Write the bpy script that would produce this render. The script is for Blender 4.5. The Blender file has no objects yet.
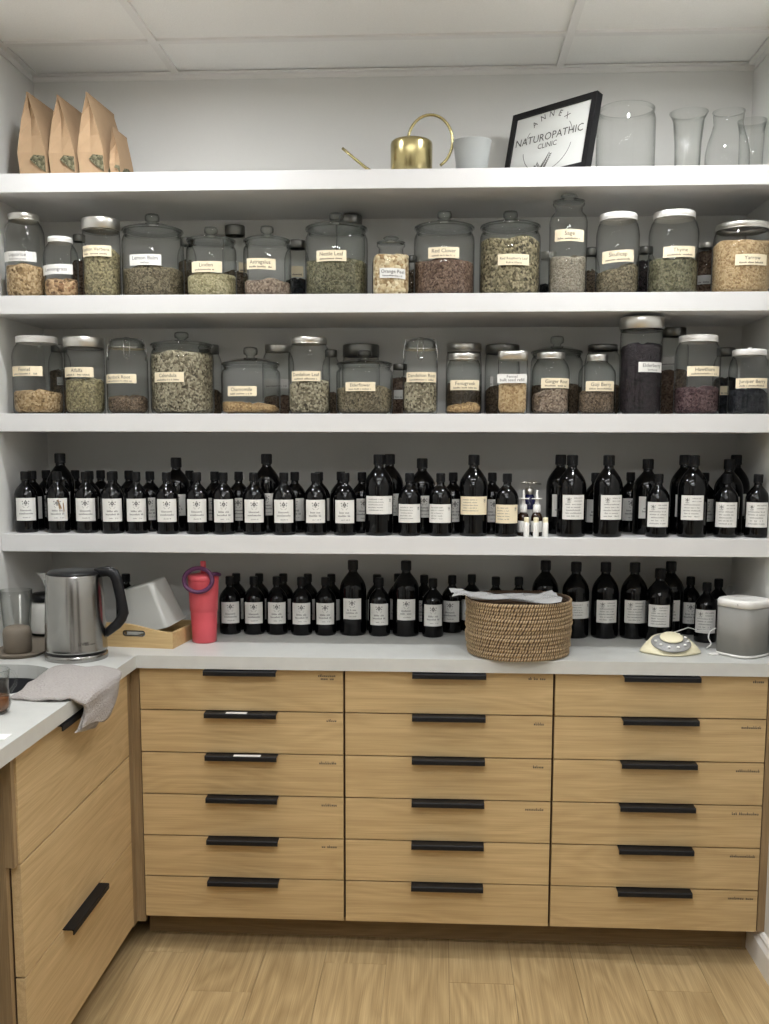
import bpy, math, random
from mathutils import Vector, Matrix
from mathutils.geometry import tessellate_polygon
rnd = random.Random(7)
sin, cos, pi, rad = math.sin, math.cos, math.pi, math.radians
SC = bpy.context.scene
COL = SC.collection

# ------------------------------------------------------------------ camera
F_PX, CX, CY, CZ = 1011.03, 0.3014, -2.8352, 1.5093
YAW, PITCH, ROLL, PPX, PPY = 0.0528, -0.1222, 0.0022, 2.06, 55.38
CAM = Vector((CX, CY, CZ))
FW = Vector((-sin(YAW)*cos(PITCH), cos(YAW)*cos(PITCH), sin(PITCH)))
RT = Vector((cos(YAW), sin(YAW), 0)); UP = RT.cross(FW)
R2 = RT*cos(ROLL) + UP*sin(ROLL); U2 = -RT*sin(ROLL) + UP*cos(ROLL)
cam = bpy.data.cameras.new('camera'); co = bpy.data.objects.new('camera', cam); COL.objects.link(co)
cam.sensor_fit = 'HORIZONTAL'; cam.sensor_width = 36; cam.lens = 36*F_PX/769
cam.shift_x = -PPX/769; cam.shift_y = PPY/769; cam.clip_start = .05
M4 = Matrix((( R2.x, U2.x, -FW.x, CX), (R2.y, U2.y, -FW.y, CY), (R2.z, U2.z, -FW.z, CZ), (0,0,0,1)))
co.matrix_world = M4; SC.camera = co
# ------------------------------------------------------------------ world, exposure
w = bpy.data.worlds.new('world'); SC.world = w; w.use_nodes = True
w.node_tree.nodes['Background'].inputs[0].default_value = (.9, .93, 1, 1)
w.node_tree.nodes['Background'].inputs[1].default_value = .15
SC.view_settings.view_transform = 'Standard'; SC.view_settings.look = 'None'
SC.view_settings.gamma = 1; SC.view_settings.use_curve_mapping = False
SC.view_settings.exposure = 1.47
LIGHT_A, LIGHT_B, LIGHT_C = 225.0, 19.0, 48.0      # emission: downlights near the shelves, middle batten, rear battens
c = SC.cycles
c.max_bounces = 10; c.diffuse_bounces = 4; c.glossy_bounces = 4; c.transmission_bounces = 6; c.transparent_max_bounces = 40
c.use_denoising = True; c.caustics_reflective = False; c.caustics_refractive = False; c.sample_clamp_indirect = 4

def px(u, v):      # direction of the view ray through a pixel of the photograph
    return FW + R2*((u-384.5-PPX)/F_PX) + U2*((512+PPY-v)/F_PX)
def at(u, v, Y=None, Z=None, X=None):      # the point of the room on a plane that a pixel shows
    d = px(u, v)
    t = (Y-CY)/d.y if Y is not None else (Z-CZ)/d.z if Z is not None else (X-CX)/d.x
    return CAM + d*t
def mpp(X, Y, Z):  # metres per photograph pixel at a point
    return (Vector((X, Y, Z))-CAM).dot(FW)/F_PX

# ------------------------------------------------------------------ main sizes
XL, XR, YB, YS, YF = -1.005, 1.2521, .4908, .1046, 0.0
ZC, TC = .9028, .0373
S1, S2, S3, S4, TS = 2.2709, 1.9312, 1.5935, 1.2384, .0524
ZCE, XT1, XT2, YT = 2.6669, -.5433, .6597, .2279
X0, P, GAP, HD, ZB, YK = -.57, .6, .0063, .1268, .1032, .1106
XF = -.5922; XE = -.5672

# ------------------------------------------------------------------ materials
def newmat(name):
    m = bpy.data.materials.new(name); m.use_nodes = True
    nt = m.node_tree; b = nt.nodes['Principled BSDF']
    return m, nt, b
def N(nt, t, **kw):
    n = nt.nodes.new(t)
    for k, v in kw.items(): setattr(n, k, v)
    return n
def srgb(r, g, b):
    f = lambda c: (c/255/12.92 if c <= 10 else ((c/255+.055)/1.055)**2.4)
    return (f(r), f(g), f(b), 1)
def plain(name, col, rough=.5, metal=0, spec=.5, noise=0, bump=0, scale=40, dist=.002, **kw):
    m, nt, b = newmat(name)
    b.inputs['Base Color'].default_value = col; b.inputs['Roughness'].default_value = rough
    b.inputs['Metallic'].default_value = metal; b.inputs['Specular IOR Level'].default_value = spec
    for k, v in kw.items(): b.inputs[k].default_value = v
    tc = N(nt, 'ShaderNodeTexCoord'); no = N(nt, 'ShaderNodeTexNoise'); no.inputs['Scale'].default_value = scale
    no.inputs['Detail'].default_value = 4
    nt.links.new(tc.outputs['Object'], no.inputs['Vector'])
    mx = N(nt, 'ShaderNodeMix', data_type='RGBA', blend_type='MULTIPLY'); mx.inputs[0].default_value = noise
    mx.inputs[6].default_value = col; nt.links.new(no.outputs['Fac'], mx.inputs[7]); nt.links.new(mx.outputs[2], b.inputs['Base Color'])
    if bump:
        bu = N(nt, 'ShaderNodeBump'); bu.inputs['Strength'].default_value = bump; bu.inputs['Distance'].default_value = dist
        nt.links.new(no.outputs['Fac'], bu.inputs['Height']); nt.links.new(bu.outputs[0], b.inputs['Normal'])
    return m
def wood(name, dark, light, axis='X', rough=.45, scale=1.0, ring=.11):
    m, nt, b = newmat(name); L = nt.links.new
    tc = N(nt, 'ShaderNodeTexCoord'); oi = N(nt, 'ShaderNodeObjectInfo')
    ad = N(nt, 'ShaderNodeVectorMath', operation='ADD'); mu = N(nt, 'ShaderNodeVectorMath', operation='SCALE')
    cx = N(nt, 'ShaderNodeCombineXYZ'); L(oi.outputs['Random'], cx.inputs[0]); L(oi.outputs['Random'], cx.inputs[1]); L(oi.outputs['Random'], cx.inputs[2])
    mu.inputs[3].default_value = 37; L(cx.outputs[0], mu.inputs[0]); L(tc.outputs['Object'], ad.inputs[0]); L(mu.outputs[0], ad.inputs[1])
    def mapped(along, across):
        mp = N(nt, 'ShaderNodeMapping'); s = {'X': (along, across, across), 'Y': (across, along, across), 'Z': (across, across, along)}[axis]
        mp.inputs['Scale'].default_value = [q*scale for q in s]; L(ad.outputs[0], mp.inputs[0]); return mp
    a = mapped(.9, 7); n1 = N(nt, 'ShaderNodeTexNoise'); n1.inputs['Scale'].default_value = 1.5; n1.inputs['Detail'].default_value = 1.5; n1.inputs['Distortion'].default_value = .3
    L(a.outputs[0], n1.inputs[0])
    rings = N(nt, 'ShaderNodeMath', operation='MULTIPLY'); rings.inputs[1].default_value = 22; L(n1.outputs['Fac'], rings.inputs[0])
    pp = N(nt, 'ShaderNodeMath', operation='PINGPONG'); pp.inputs[1].default_value = 1; L(rings.outputs[0], pp.inputs[0])
    f = mapped(6, 420); n2 = N(nt, 'ShaderNodeTexNoise'); n2.inputs['Scale'].default_value = 1; n2.inputs['Detail'].default_value = 3; L(f.outputs[0], n2.inputs[0])
    g = mapped(1.6, 60); n3 = N(nt, 'ShaderNodeTexNoise'); n3.inputs['Scale'].default_value = 1; n3.inputs['Detail'].default_value = 4; L(g.outputs[0], n3.inputs[0])
    m0 = N(nt, 'ShaderNodeMath', operation='MULTIPLY'); m0.inputs[1].default_value = .36; L(n3.outputs['Fac'], m0.inputs[0])
    m1 = N(nt, 'ShaderNodeMath', operation='MULTIPLY_ADD'); m1.inputs[1].default_value = ring; L(pp.outputs[0], m1.inputs[0]); L(m0.outputs[0], m1.inputs[2])
    m2 = N(nt, 'ShaderNodeMath', operation='MULTIPLY_ADD'); m2.inputs[1].default_value = .5; L(n2.outputs['Fac'], m2.inputs[0]); L(m1.outputs[0], m2.inputs[2])
    r2 = N(nt, 'ShaderNodeMath', operation='MULTIPLY_ADD'); r2.inputs[1].default_value = .07; L(oi.outputs['Random'], r2.inputs[0]); L(m2.outputs[0], r2.inputs[2])
    cr = N(nt, 'ShaderNodeValToRGB'); e = cr.color_ramp.elements
    e[0].position = .32; e[0].color = dark; e[1].position = .74; e[1].color = light
    L(r2.outputs[0], cr.inputs[0]); L(cr.outputs[0], b.inputs['Base Color'])
    b.inputs['Roughness'].default_value = rough; b.inputs['Specular IOR Level'].default_value = .35
    bu = N(nt, 'ShaderNodeBump'); bu.inputs['Strength'].default_value = .12; bu.inputs['Distance'].default_value = .001
    L(n2.outputs['Fac'], bu.inputs['Height']); L(bu.outputs[0], b.inputs['Normal'])
    return m
def herb(name, cols, cell=.006, rough=.85):
    """Dried plant pieces: small cells of mixed colours with relief."""
    m, nt, b = newmat(name); L = nt.links.new
    tc = N(nt, 'ShaderNodeTexCoord'); vo = N(nt, 'ShaderNodeTexVoronoi'); vo.inputs['Scale'].default_value = 1/cell
    L(tc.outputs['Object'], vo.inputs['Vector'])
    no = N(nt, 'ShaderNodeTexNoise'); no.inputs['Scale'].default_value = 28; no.inputs['Detail'].default_value = 3; L(tc.outputs['Object'], no.inputs[0])
    sp = N(nt, 'ShaderNodeSeparateColor'); L(vo.outputs['Color'], sp.inputs[0])
    ma = N(nt, 'ShaderNodeMath', operation='MULTIPLY_ADD'); ma.inputs[1].default_value = .7; ma.inputs[2].default_value = -.35
    ad = N(nt, 'ShaderNodeMath', operation='ADD'); L(no.outputs['Fac'], ma.inputs[0]); L(sp.outputs[0], ad.inputs[0]); L(ma.outputs[0], ad.inputs[1])
    cr = N(nt, 'ShaderNodeValToRGB'); e = cr.color_ramp.elements
    for k, cc in enumerate(cols):
        if k < 2: el = e[k]; el.position = 0 if k == 0 else 1
        else: el = e.new(.5)
    cr.color_ramp.interpolation = 'LINEAR'
    n = len(cols)
    for k in range(n): e[k].position = k/(n-1)
    for k in range(n): e[k].color = cols[k]
    L(ad.outputs[0], cr.inputs[0]); L(cr.outputs[0], b.inputs['Base Color'])
    b.inputs['Roughness'].default_value = rough; b.inputs['Specular IOR Level'].default_value = .2
    bu = N(nt, 'ShaderNodeBump'); bu.inputs['Strength'].default_value = .9; bu.inputs['Distance'].default_value = cell*.5; bu.invert = True
    L(vo.outputs['Distance'], bu.inputs['Height']); L(bu.outputs[0], b.inputs['Normal'])
    return m
def thin_glass(name, clear=(.975,.985,.98), edge=(.05,.06,.06), rough=.012, edge_pow=4.2, refl=1.0):
    m, nt, b = newmat(name); L = nt.links.new; nt.nodes.remove(b)
    out = nt.nodes['Material Output']; tr = N(nt, 'ShaderNodeBsdfTransparent'); gl = N(nt, 'ShaderNodeBsdfGlossy'); mx = N(nt, 'ShaderNodeMixShader')
    gl.inputs['Roughness'].default_value = rough
    lw = N(nt, 'ShaderNodeLayerWeight'); lw.inputs[0].default_value = .5
    pw = N(nt, 'ShaderNodeMath', operation='POWER'); pw.inputs[1].default_value = 4.5; L(lw.outputs['Facing'], pw.inputs[0])
    ma = N(nt, 'ShaderNodeMath', operation='MULTIPLY_ADD'); ma.inputs[1].default_value = .8*refl; ma.inputs[2].default_value = .024*refl; L(pw.outputs[0], ma.inputs[0])
    p2 = N(nt, 'ShaderNodeMath', operation='POWER'); p2.inputs[1].default_value = edge_pow; L(lw.outputs['Facing'], p2.inputs[0])
    mc = N(nt, 'ShaderNodeMix', data_type='RGBA'); mc.inputs[6].default_value = (*clear, 1); mc.inputs[7].default_value = (*edge, 1); L(p2.outputs[0], mc.inputs[0])
    L(mc.outputs[2], tr.inputs[0]); L(ma.outputs[0], mx.inputs[0]); L(tr.outputs[0], mx.inputs[1]); L(gl.outputs[0], mx.inputs[2]); L(mx.outputs[0], out.inputs[0])
    return m
def glow(name, col, strength):
    m, nt, b = newmat(name); b.inputs['Base Color'].default_value = (.8,.8,.8,1)
    b.inputs['Emission Color'].default_value = col; b.inputs['Emission Strength'].default_value = strength
    return m

MAT = dict(
 wall=plain('wall_paint', (.67,.665,.635,1), .75, bump=.06, scale=120, noise=.03),
 shelf=plain('shelf_paint', (.645,.64,.63,1), .42, bump=.03, scale=200, noise=.03),
 tile=plain('ceiling_tile', (.86,.855,.82,1), .9, bump=.4, scale=260, noise=.12),
 tee=plain('ceiling_tee', (.74,.73,.70,1), .5),
 rearwall=plain('rear_wall_paint', (.60,.59,.56,1), .7), reflectdark=plain('dark_reflect_paint', (.05,.035,.025,1), .4),  # last one: dark tone of the unseen panels added for reflections
 trim=plain('trim_paint', (.82,.81,.78,1), .35),
 oak=wood('oak_horizontal', srgb(171,145,102), srgb(207,180,134), 'X'),
 oakY=wood('oak_along_depth', srgb(173,147,106), srgb(209,183,140), 'Y'),
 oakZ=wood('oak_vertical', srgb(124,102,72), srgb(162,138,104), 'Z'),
 carcass=plain('dark_recess', srgb(70,48,26), .8),
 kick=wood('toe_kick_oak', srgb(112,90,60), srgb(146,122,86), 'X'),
 plank=wood('floor_oak', srgb(148,123,84), srgb(198,173,129), 'Y', rough=.38, scale=.8, ring=.14),
 gapdark=plain('floor_joint', srgb(122,98,66), .9),
 stone=plain('pale_stone_laminate', (.58,.585,.555,1), .38, noise=.14, scale=22, bump=.02),
 black=plain('black_plastic', (.007,.007,.008,1), .38, spec=.3),
 blackmetal=plain('black_handle', (.008,.008,.009,1), .5, spec=.25),
 sink=plain('black_composite', (.008,.009,.012,1), .5),
 bottle=plain('black_glass', (.0012,.0012,.0014,1), .09, spec=.32),
 cap=plain('black_bottle_cap', (.003,.003,.0035,1), .4, spec=.25),
 paper=plain('white_label_paper', (.74,.73,.69,1), .6, noise=.05, scale=60),
 cream=plain('cream_label_paper', (.80,.70,.50,1), .6, noise=.05, scale=60),
 greypaper=plain('grey_label_paper', (.62,.61,.58,1), .6, noise=.05),
 stain=plain('dried_stain', srgb(140,110,70), .7),
 ink=plain('label_ink', (.06,.055,.05,1), .7), softink=plain('grey_label_ink', (.17,.165,.155,1), .7),
 glass=thin_glass('jar_glass'), glass_lid=thin_glass('lid_glass', (.93,.95,.94), (.08,.10,.10), edge_pow=2.0, refl=2.2),
 clear=thin_glass('vase_glass', (.985,.99,.985), (.34,.37,.35), edge_pow=3.2),
 cobalt=plain('cobalt_glass', (.01,.012,.06,1), .12),
 amber=plain('amber_glass', (.02,.008,.003,1), .12),
 steel=plain('brushed_steel', (.37,.365,.35,1), .2, metal=1, noise=.15, scale=30),
 silver=plain('silver_lid', (.66,.65,.61,1), .35, metal=1), whitelid=plain('white_enamel_lid', (.80,.79,.76,1), .35),
 darklid=plain('dark_steel_lid', (.22,.22,.21,1), .35, metal=1),
 brass=plain('brass', (.47,.40,.20,1), .26, metal=1),
 kraft=plain('kraft_paper', srgb(168,140,108), .8, noise=.18, bump=.25, scale=30),
 white=plain('white_plastic', (.78,.77,.73,1), .35), creamp=plain('cream_plastic', (.80,.74,.52,1), .35),
 grey=plain('grey_plastic', (.32,.32,.31,1), .35), fabric=plain('grey_speaker_mesh', (.25,.245,.225,1), .7, bump=.6, scale=900),
 pink=plain('coral_pink_coating', (.62,.085,.105,1), .38), purple=plain('purple_silicone', (.075,.012,.06,1), .4),
 bamboo=wood('bamboo', srgb(176,146,98), srgb(206,178,130), 'X', scale=2),
 frost=plain('frosted_plastic', (.52,.52,.48,1), .3, **{'Transmission Weight': .35}),
 towel=plain('grey_pink_towel', (.47,.435,.41,1), .95, bump=1.0, scale=190, noise=.3, spec=.1, dist=.006),
 taupe=plain('taupe_stone', srgb(118,108,94), .65, noise=.15, scale=20),
 tea=plain('brown_tea', (.12,.045,.015,1), .1), bagplastic=plain('clear_crinkled_plastic', (.60,.60,.59,1), .12, spec=.8, **{'Alpha': .5}),
 straw1=plain('basket_straw', srgb(190,164,126), .8, noise=.5, scale=90), straw2=plain('basket_core', srgb(74,54,36), .85, noise=.3, scale=60),
 lcd=plain('fridge_black', (.01,.01,.014,1), .3), whitecard=plain('white_card', (.8,.79,.76,1), .6), sign=plain('sign_paper', (.66,.67,.64,1), .3),
)
def H(n, *cols, cell=.006): MAT[n] = herb(n, [srgb(*c) for c in cols], cell)
H('herb_tan', (104,82,54),(160,134,98),(196,172,136),(136,110,76), cell=.006)
H('herb_orange', (96,70,50),(168,138,104),(200,168,130),(134,98,70), cell=.008)
H('herb_green', (82,76,56),(126,117,90),(156,146,112),(100,92,68), cell=.005)
H('herb_olive', (62,56,44),(100,92,74),(130,120,98),(80,72,56), cell=.0045)
H('herb_pale', (116,110,82),(154,146,112),(184,174,140),(132,124,94), cell=.005)
H('herb_pink', (84,70,60),(126,110,96),(160,144,126),(104,88,76), cell=.005)
H('herb_leaf', (64,62,48),(96,94,72),(122,117,94),(80,77,60), cell=.0055)
H('herb_peel', (140,112,78),(200,178,140),(222,208,174),(168,138,98), cell=.010)
H('herb_red', (62,46,38),(98,78,66),(126,106,90),(80,62,52), cell=.005)
H('herb_mix', (50,45,34),(112,104,80),(160,149,120),(80,73,55), cell=.0068)
H('herb_grey', (98,92,80),(132,124,110),(152,144,128),(114,106,92), cell=.004)
H('herb_bulk', (134,108,76),(170,144,108),(190,166,128),(150,124,90), cell=.005)
H('herb_brown', (56,46,38),(92,78,64),(120,104,86),(74,62,50), cell=.0045)
H('herb_speckle', (66,60,48),(122,114,94),(172,164,140),(92,84,68), cell=.0058)
H('herb_gold', (110,84,54),(160,132,94),(182,154,112),(130,102,70), cell=.0045)
H('herb_purple', (18,15,17),(38,33,36),(54,46,50),(30,25,28), cell=.005)
H('herb_berry', (40,26,28),(78,58,60),(104,84,84),(56,38,40), cell=.005)
H('herb_black', (10,12,14),(28,30,34),(48,50,54),(18,18,22), cell=.007)

# ------------------------------------------------------------------ mesh helpers
class MB:
    def __init__(s): s.v = []; s.f = []; s.sm = []
    def add(s, vs, fs, smooth=False):
        o = len(s.v); s.v += [tuple(q) for q in vs]; s.f += [[i+o for i in q] for q in fs]; s.sm += [smooth]*len(fs); return s
    def box(s, x0, x1, y0, y1, z0, z1, M=None):
        vs = [Vector(q) for q in ((x0,y0,z0),(x1,y0,z0),(x1,y1,z0),(x0,y1,z0),(x0,y0,z1),(x1,y0,z1),(x1,y1,z1),(x0,y1,z1))]
        if M is not None: vs = [M @ q for q in vs]
        return s.add(vs, [(3,2,1,0),(4,5,6,7),(0,1,5,4),(1,2,6,5),(2,3,7,6),(3,0,4,7)])
    def lathe(s, prof, n=32, c=(0,0,0), sq=0, M=None, wob=None, smooth=True):
        vs = []; fs = []; rows = []
        for r, z in prof:
            if r < 1e-6: rows.append([len(vs)]); vs.append(Vector((c[0], c[1], c[2]+z))); continue
            row = []
            for k in range(n):
                a = 2*pi*k/n; q = r
                if sq: q = r/((abs(cos(a))**sq+abs(sin(a))**sq)**(1/sq))
                zz = z + (wob(a, r, z) if wob else 0)
                row.append(len(vs)); vs.append(Vector((c[0]+q*sin(a), c[1]-q*cos(a), c[2]+zz)))
            rows.append(row)
        for A, B in zip(rows, rows[1:]):
            for k in range(n):
                k2 = (k+1) % n
                if len(A) == 1 and len(B) == 1: continue
                if len(A) == 1: fs.append((A[0], B[k2], B[k]))
                elif len(B) == 1: fs.append((A[k], A[k2], B[0]))
                else: fs.append((A[k], A[k2], B[k2], B[k]))
        if M is not None: vs = [M @ q for q in vs]
        return s.add(vs, fs, smooth)
    def tube(s, pts, r, n=8, closed=False, cap=True, flat=None):
        pts = [Vector(q) for q in pts]; m = len(pts); rows = []; vs = []; fs = []
        rr = r if isinstance(r, (list, tuple)) else [r]*m
        up = Vector((0,0,1)); prev = None
        for i, q in enumerate(pts):
            t = (pts[(i+1) % m]-pts[i-1]) if closed or 0 < i < m-1 else (pts[1]-pts[0] if i == 0 else pts[-1]-pts[-2])
            t.normalize()
            a = prev - t*prev.dot(t) if prev is not None else t.cross(up if abs(t.z) < .9 else Vector((1,0,0)))
            a.normalize(); prev = a; b = t.cross(a)
            row = []
            for k in range(n):
                g = 2*pi*k/n; row.append(len(vs)); vs.append(q + a*cos(g)*rr[i] + b*sin(g)*rr[i]*(flat or 1))
            rows.append(row)
        rg = range(m) if closed else range(m-1)
        for i in rg:
            A, B = rows[i], rows[(i+1) % m]
            for k in range(n): fs.append((A[k], A[(k+1) % n], B[(k+1) % n], B[k]))
        if cap and not closed: fs.append(rows[0][::-1]); fs.append(rows[-1])
        return s.add(vs, fs, True)
    def prism(s, poly, z0, z1, axis='z', holes=()):
        """Extruded outline; axis z: (x, y) outline. axis y: (x, z) outline from y=z0 to z1. axis x: (y, z)."""
        loops = [list(poly)]+[list(h) for h in holes]
        put = {'z': lambda a, b, c: (a, b, c), 'y': lambda a, b, c: (a, c, b), 'x': lambda a, b, c: (c, a, b)}[axis]
        tri = tessellate_polygon([[Vector((a, b, 0)) for a, b in L] for L in loops])
        flatp = [q for L in loops for q in L]; n = len(flatp)
        vs = [put(a, b, z0) for a, b in flatp] + [put(a, b, z1) for a, b in flatp]
        fs = [tuple(t) for t in tri] + [tuple(i+n for i in t[::-1]) for t in tri]
        o = 0
        for L in loops:
            m = len(L)
            for i in range(m): fs.append((o+i, o+(i+1) % m, o+(i+1) % m+n, o+i+n))
            o += m
        return s.add(vs, fs)
    def mesh(s, name, mat):
        me = bpy.data.meshes.new(name); me.from_pydata(s.v, [], s.f)
        me.polygons.foreach_set('use_smooth', s.sm); me.update()
        if mat is not None: me.materials.append(MAT[mat] if isinstance(mat, str) else mat)
        return me
    def build(s, name, mat, parent=None, loc=None, bevel=0, fix=False):
        me = s.mesh(name, mat)
        if fix:
            import bmesh
            bm = bmesh.new(); bm.from_mesh(me); bmesh.ops.recalc_face_normals(bm, faces=bm.faces); bm.to_mesh(me); bm.free()
        o = link(name, me, parent, loc)
        if bevel:
            b = o.modifiers.new('bevel', 'BEVEL'); b.width = bevel; b.segments = 2; b.limit_method = 'ANGLE'
        return o
def link(name, me, parent=None, loc=None):
    o = bpy.data.objects.new(name, me); COL.objects.link(o)
    if parent is not None: o.parent = parent
    if loc is not None: o.location = loc
    return o
def tag(o, label=None, cat=None, group=None, kind=None):
    for k, v in (('label', label), ('category', cat), ('group', group), ('kind', kind)):
        if v: o[k] = v
    return o
def thing(name, label, cat, loc=(0,0,0), rot=0, group=None):
    o = bpy.data.objects.new(name, None); COL.objects.link(o); o.empty_display_size = .05
    o.location = loc; o.rotation_euler = (0, 0, rot) if not isinstance(rot, tuple) else rot
    return tag(o, label, cat, group)
def copy_tree(o, parent=None):
    c = o.copy(); COL.objects.link(c); c.parent = parent
    for ch in list(KIDS.get(o.name, ())): copy_tree(ch, c)
    return c
KIDS = {}
def struct(mb, name, mat, **kw): return tag(mb.build(name, mat, **kw), kind='structure')

_tc = {}
def text_geo(s, size=1.0, shear=0):
    """Flat lettering as (verts 2-D centred on x, baseline at 0, width)."""
    key = (s, shear)
    if key not in _tc:
        cu = bpy.data.curves.new('lettering', 'FONT'); cu.body = s; cu.size = 1; cu.align_x = 'CENTER'; cu.resolution_u = 2; cu.shear = shear
        ob = bpy.data.objects.new('lettering', cu); COL.objects.link(ob)
        dg = bpy.context.evaluated_depsgraph_get(); me = ob.evaluated_get(dg).to_mesh()
        vs = [(q.co.x, q.co.y) for q in me.vertices]; fs = [tuple(p.vertices) for p in me.polygons]
        ob.evaluated_get(dg).to_mesh_clear(); bpy.data.objects.remove(ob); bpy.data.curves.remove(cu)
        wd = max(q[0] for q in vs)-min(q[0] for q in vs) if vs else 1
        _tc[key] = (vs, fs, wd)
    vs, fs, wd = _tc[key]
    return [(a*size, b*size) for a, b in vs], fs, wd*size
def fit_text(s, width, height, cx, cy, shear=0):
    vs, fs, wd = text_geo(s, 1, shear); k = min(width/wd, height/.72)
    return [(a*k+cx, b*k+cy) for a, b in vs], fs
def scribble(width, h, cx, cy, r, gap=.16):
    """Lettering too small to read in the photograph: words of short strokes."""
    vs = []; fs = []; x = cx-width/2
    while x < cx+width/2-h*.4:
        if r.random() < gap and x > cx-width*.3: x += h*.6; continue
        lw = h*(.35+.25*r.random()); hh = h*(.62 if r.random() < .7 else 1)
        for (a, b, c2, d) in ((x, cy, x+h*.2, cy+hh), (x, cy, x+lw, cy+h*.22), (x+lw-h*.18, cy, x+lw, cy+h*.6)):
            n = len(vs); vs += [(a,b),(c2,b),(c2,d),(a,d)]; fs.append((n,n+1,n+2,n+3))
        x += lw+h*.18
    return vs, fs
def crest(cx, cy, s):
    """Small printed emblem: a crown-like mark of leaves over a bar."""
    vs = []; fs = []
    def q(pts):
        n = len(vs); vs.extend([(cx+a*s, cy+b*s) for a, b in pts]); fs.append(tuple(range(n, n+len(pts))))
    for k in range(8):
        g0, g1 = 2*pi*k/8, 2*pi*(k+1)/8
        q([(.05*cos(g0), .08+.05*sin(g0)), (.21*cos(g0), .08+.21*sin(g0)), (.21*cos(g1), .08+.21*sin(g1)), (.05*cos(g1), .08+.05*sin(g1))])
    for x, y, w_, h_ in ((-.34,.24,.10,.08),(.34,.24,.10,.08),(0,.36,.10,.06),(-.30,-.04,.07,.10),(.30,-.04,.07,.10),(0,-.20,.16,.05)):
        q([(x-w_,y), (x,y-h_), (x+w_,y), (x,y+h_)])
    q([(-.34,-.36),(.34,-.36),(.34,-.30),(-.34,-.30)]); q([(-.26,-.48),(.26,-.48),(.26,-.43),(-.26,-.43)])
    return vs, fs
def wrap(mb, vs, fs, r, th0, z0, off, tilt=0):
    """Put flat lettering (x, y) on an upright cylinder of radius r about the local axis, centred at angle th0."""
    out = []
    for a, b in vs:
        t = th0 + a/r
        out.append(((r+off)*sin(t), -(r+off)*cos(t), z0 + b + tilt*a))
    mb.add(out, fs)
def curved_label(r, th0, halfw, h, z0, tilt=0, off=.0007, n=10):
    mb = MB(); vs = []; fs = []
    for o in (off, -.0002 if False else off*.2):
        for i in range(n+1):
            a = -halfw+2*halfw*i/n
            for b in (0, h):
                t = th0+a/r; vs.append(((r+o)*sin(t), -(r+o)*cos(t), z0+b+tilt*a))
    for i in range(n): fs.append((2*i, 2*i+2, 2*i+3, 2*i+1))
    m = 2*(n+1)
    for i in range(n): fs += [(2*i+1, 2*i+3, m+2*i+3, m+2*i+1), (m+2*i, m+2*i+2, 2*i+2, 2*i)]
    fs += [(0, 1, m+1, m), (2*n+1, 2*n, m+2*n, m+2*n+1)]
    mb.add(vs, fs, False); return mb

# ================================================================== SETTING
mb = MB().box(-1.35, XR+.1, -4.4, .6, -.08, -.004); floor = struct(mb, 'floor', 'gapdark')
PW, PL = .182, 1.22
pm = MB().box(-PW/2+.0006, PW/2-.0006, -PL/2+.0006, PL/2-.0006, -.006, 0).mesh('plank', 'plank')
for i in range(15):
    x = -1.3+PW/2+i*PW
    off = rnd.random()*PL
    for j in range(5):
        y = .55-PL/2-(j*PL)+off*.999
        if y-PL/2 > .5: continue
        o = link('plank', pm, floor, (x, y, 0))
def wall(name, *b): return struct(MB().box(*b), name, 'wall')
wall('wall_back', XL-.4, XR+.12, YB, YB+.12, 0, ZCE+.1)
wall('wall_right', XR, XR+.12, -4.4, YB, 0, ZCE+.1)
mb = MB().prism([(-1.35,-4.4),(-1.23,-4.4),(-1.23,0.0),(XL,0.0),(XL,YB),(-1.35,YB)], 0, ZCE+.1, 'z')
struct(mb, 'wall_left', 'wall', fix=True)
struct(MB().box(-1.35, XR+.12, -4.52, -4.4, 0, ZCE+.1), 'wall_front', 'rearwall')
struct(MB().box(-.55, .35, -4.399, -4.36, 0, 2.05), 'dark_reflect_panel_1', 'reflectdark')  # unseen dark panel, added so the kettle reflects dark stripes
struct(MB().box(-1.229, -1.205, -3.1, -2.2, 0, 2.05), 'dark_reflect_panel_2', 'reflectdark')  # likewise an unseen dark panel added for the steel's reflections
struct(MB().box(XR-.02, XR-.0005, -3.6, -2.7, .104, 2.05), 'dark_reflect_panel_3', 'reflectdark')  # unseen too, added as something dark to reflect
ceil = struct(MB().box(-1.35, XR+.12, -4.4, .6, ZCE+.012, ZCE+.09), 'ceiling', 'tile')
# grid of white tees and lay-in tiles
xs = [-1.23, XT1, XT2, XR]; ys = [YB]+[YT-.61*k for k in range(8)]
for i in range(3):
    for j in range(len(ys)-1):
        a, b2 = xs[i]+.003, xs[i+1]-.003
        if i == 0 and j == 0: a = XL+.002
        mb = MB().box(a, b2, max(ys[j+1], -4.38)+.003, ys[j]-.003, ZCE+.0035, ZCE+.014)
        mb.build('ceiling_tile', 'tile', ceil)
for x in xs[1:3]:
    MB().box(x-.012, x+.012, -4.39, YB-.0225, ZCE-.004, ZCE+.004).build('ceiling_tee', 'tee', ceil)
for y in ys[1:]:
    MB().box((-1.229 if y < 0 else XL), XR, y-.012, y+.012, ZCE-.0035, ZCE+.0045).build('ceiling_tee', 'tee', ceil)
struct(MB().box(XL, XR, YB-.022, YB-.0005, ZCE-.004, ZCE+.001).box(XL, XR, YB-.004, YB-.0005, ZCE-.018, ZCE), 'trim_1', 'tee')
struct(MB().box(XR-.022, XR-.0005, -4.39, YB-.022, ZCE-.004, ZCE+.001).box(XR-.004, XR-.0005, -4.39, YB-.022, ZCE-.022, ZCE), 'trim_2', 'tee')
struct(MB().box(XL+.0005, XL+.022, 0, YB-.022, ZCE-.004, ZCE+.001).box(XL+.0005, XL+.004, 0, YB-.022, ZCE-.022, ZCE), 'trim_3', 'tee')
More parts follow.
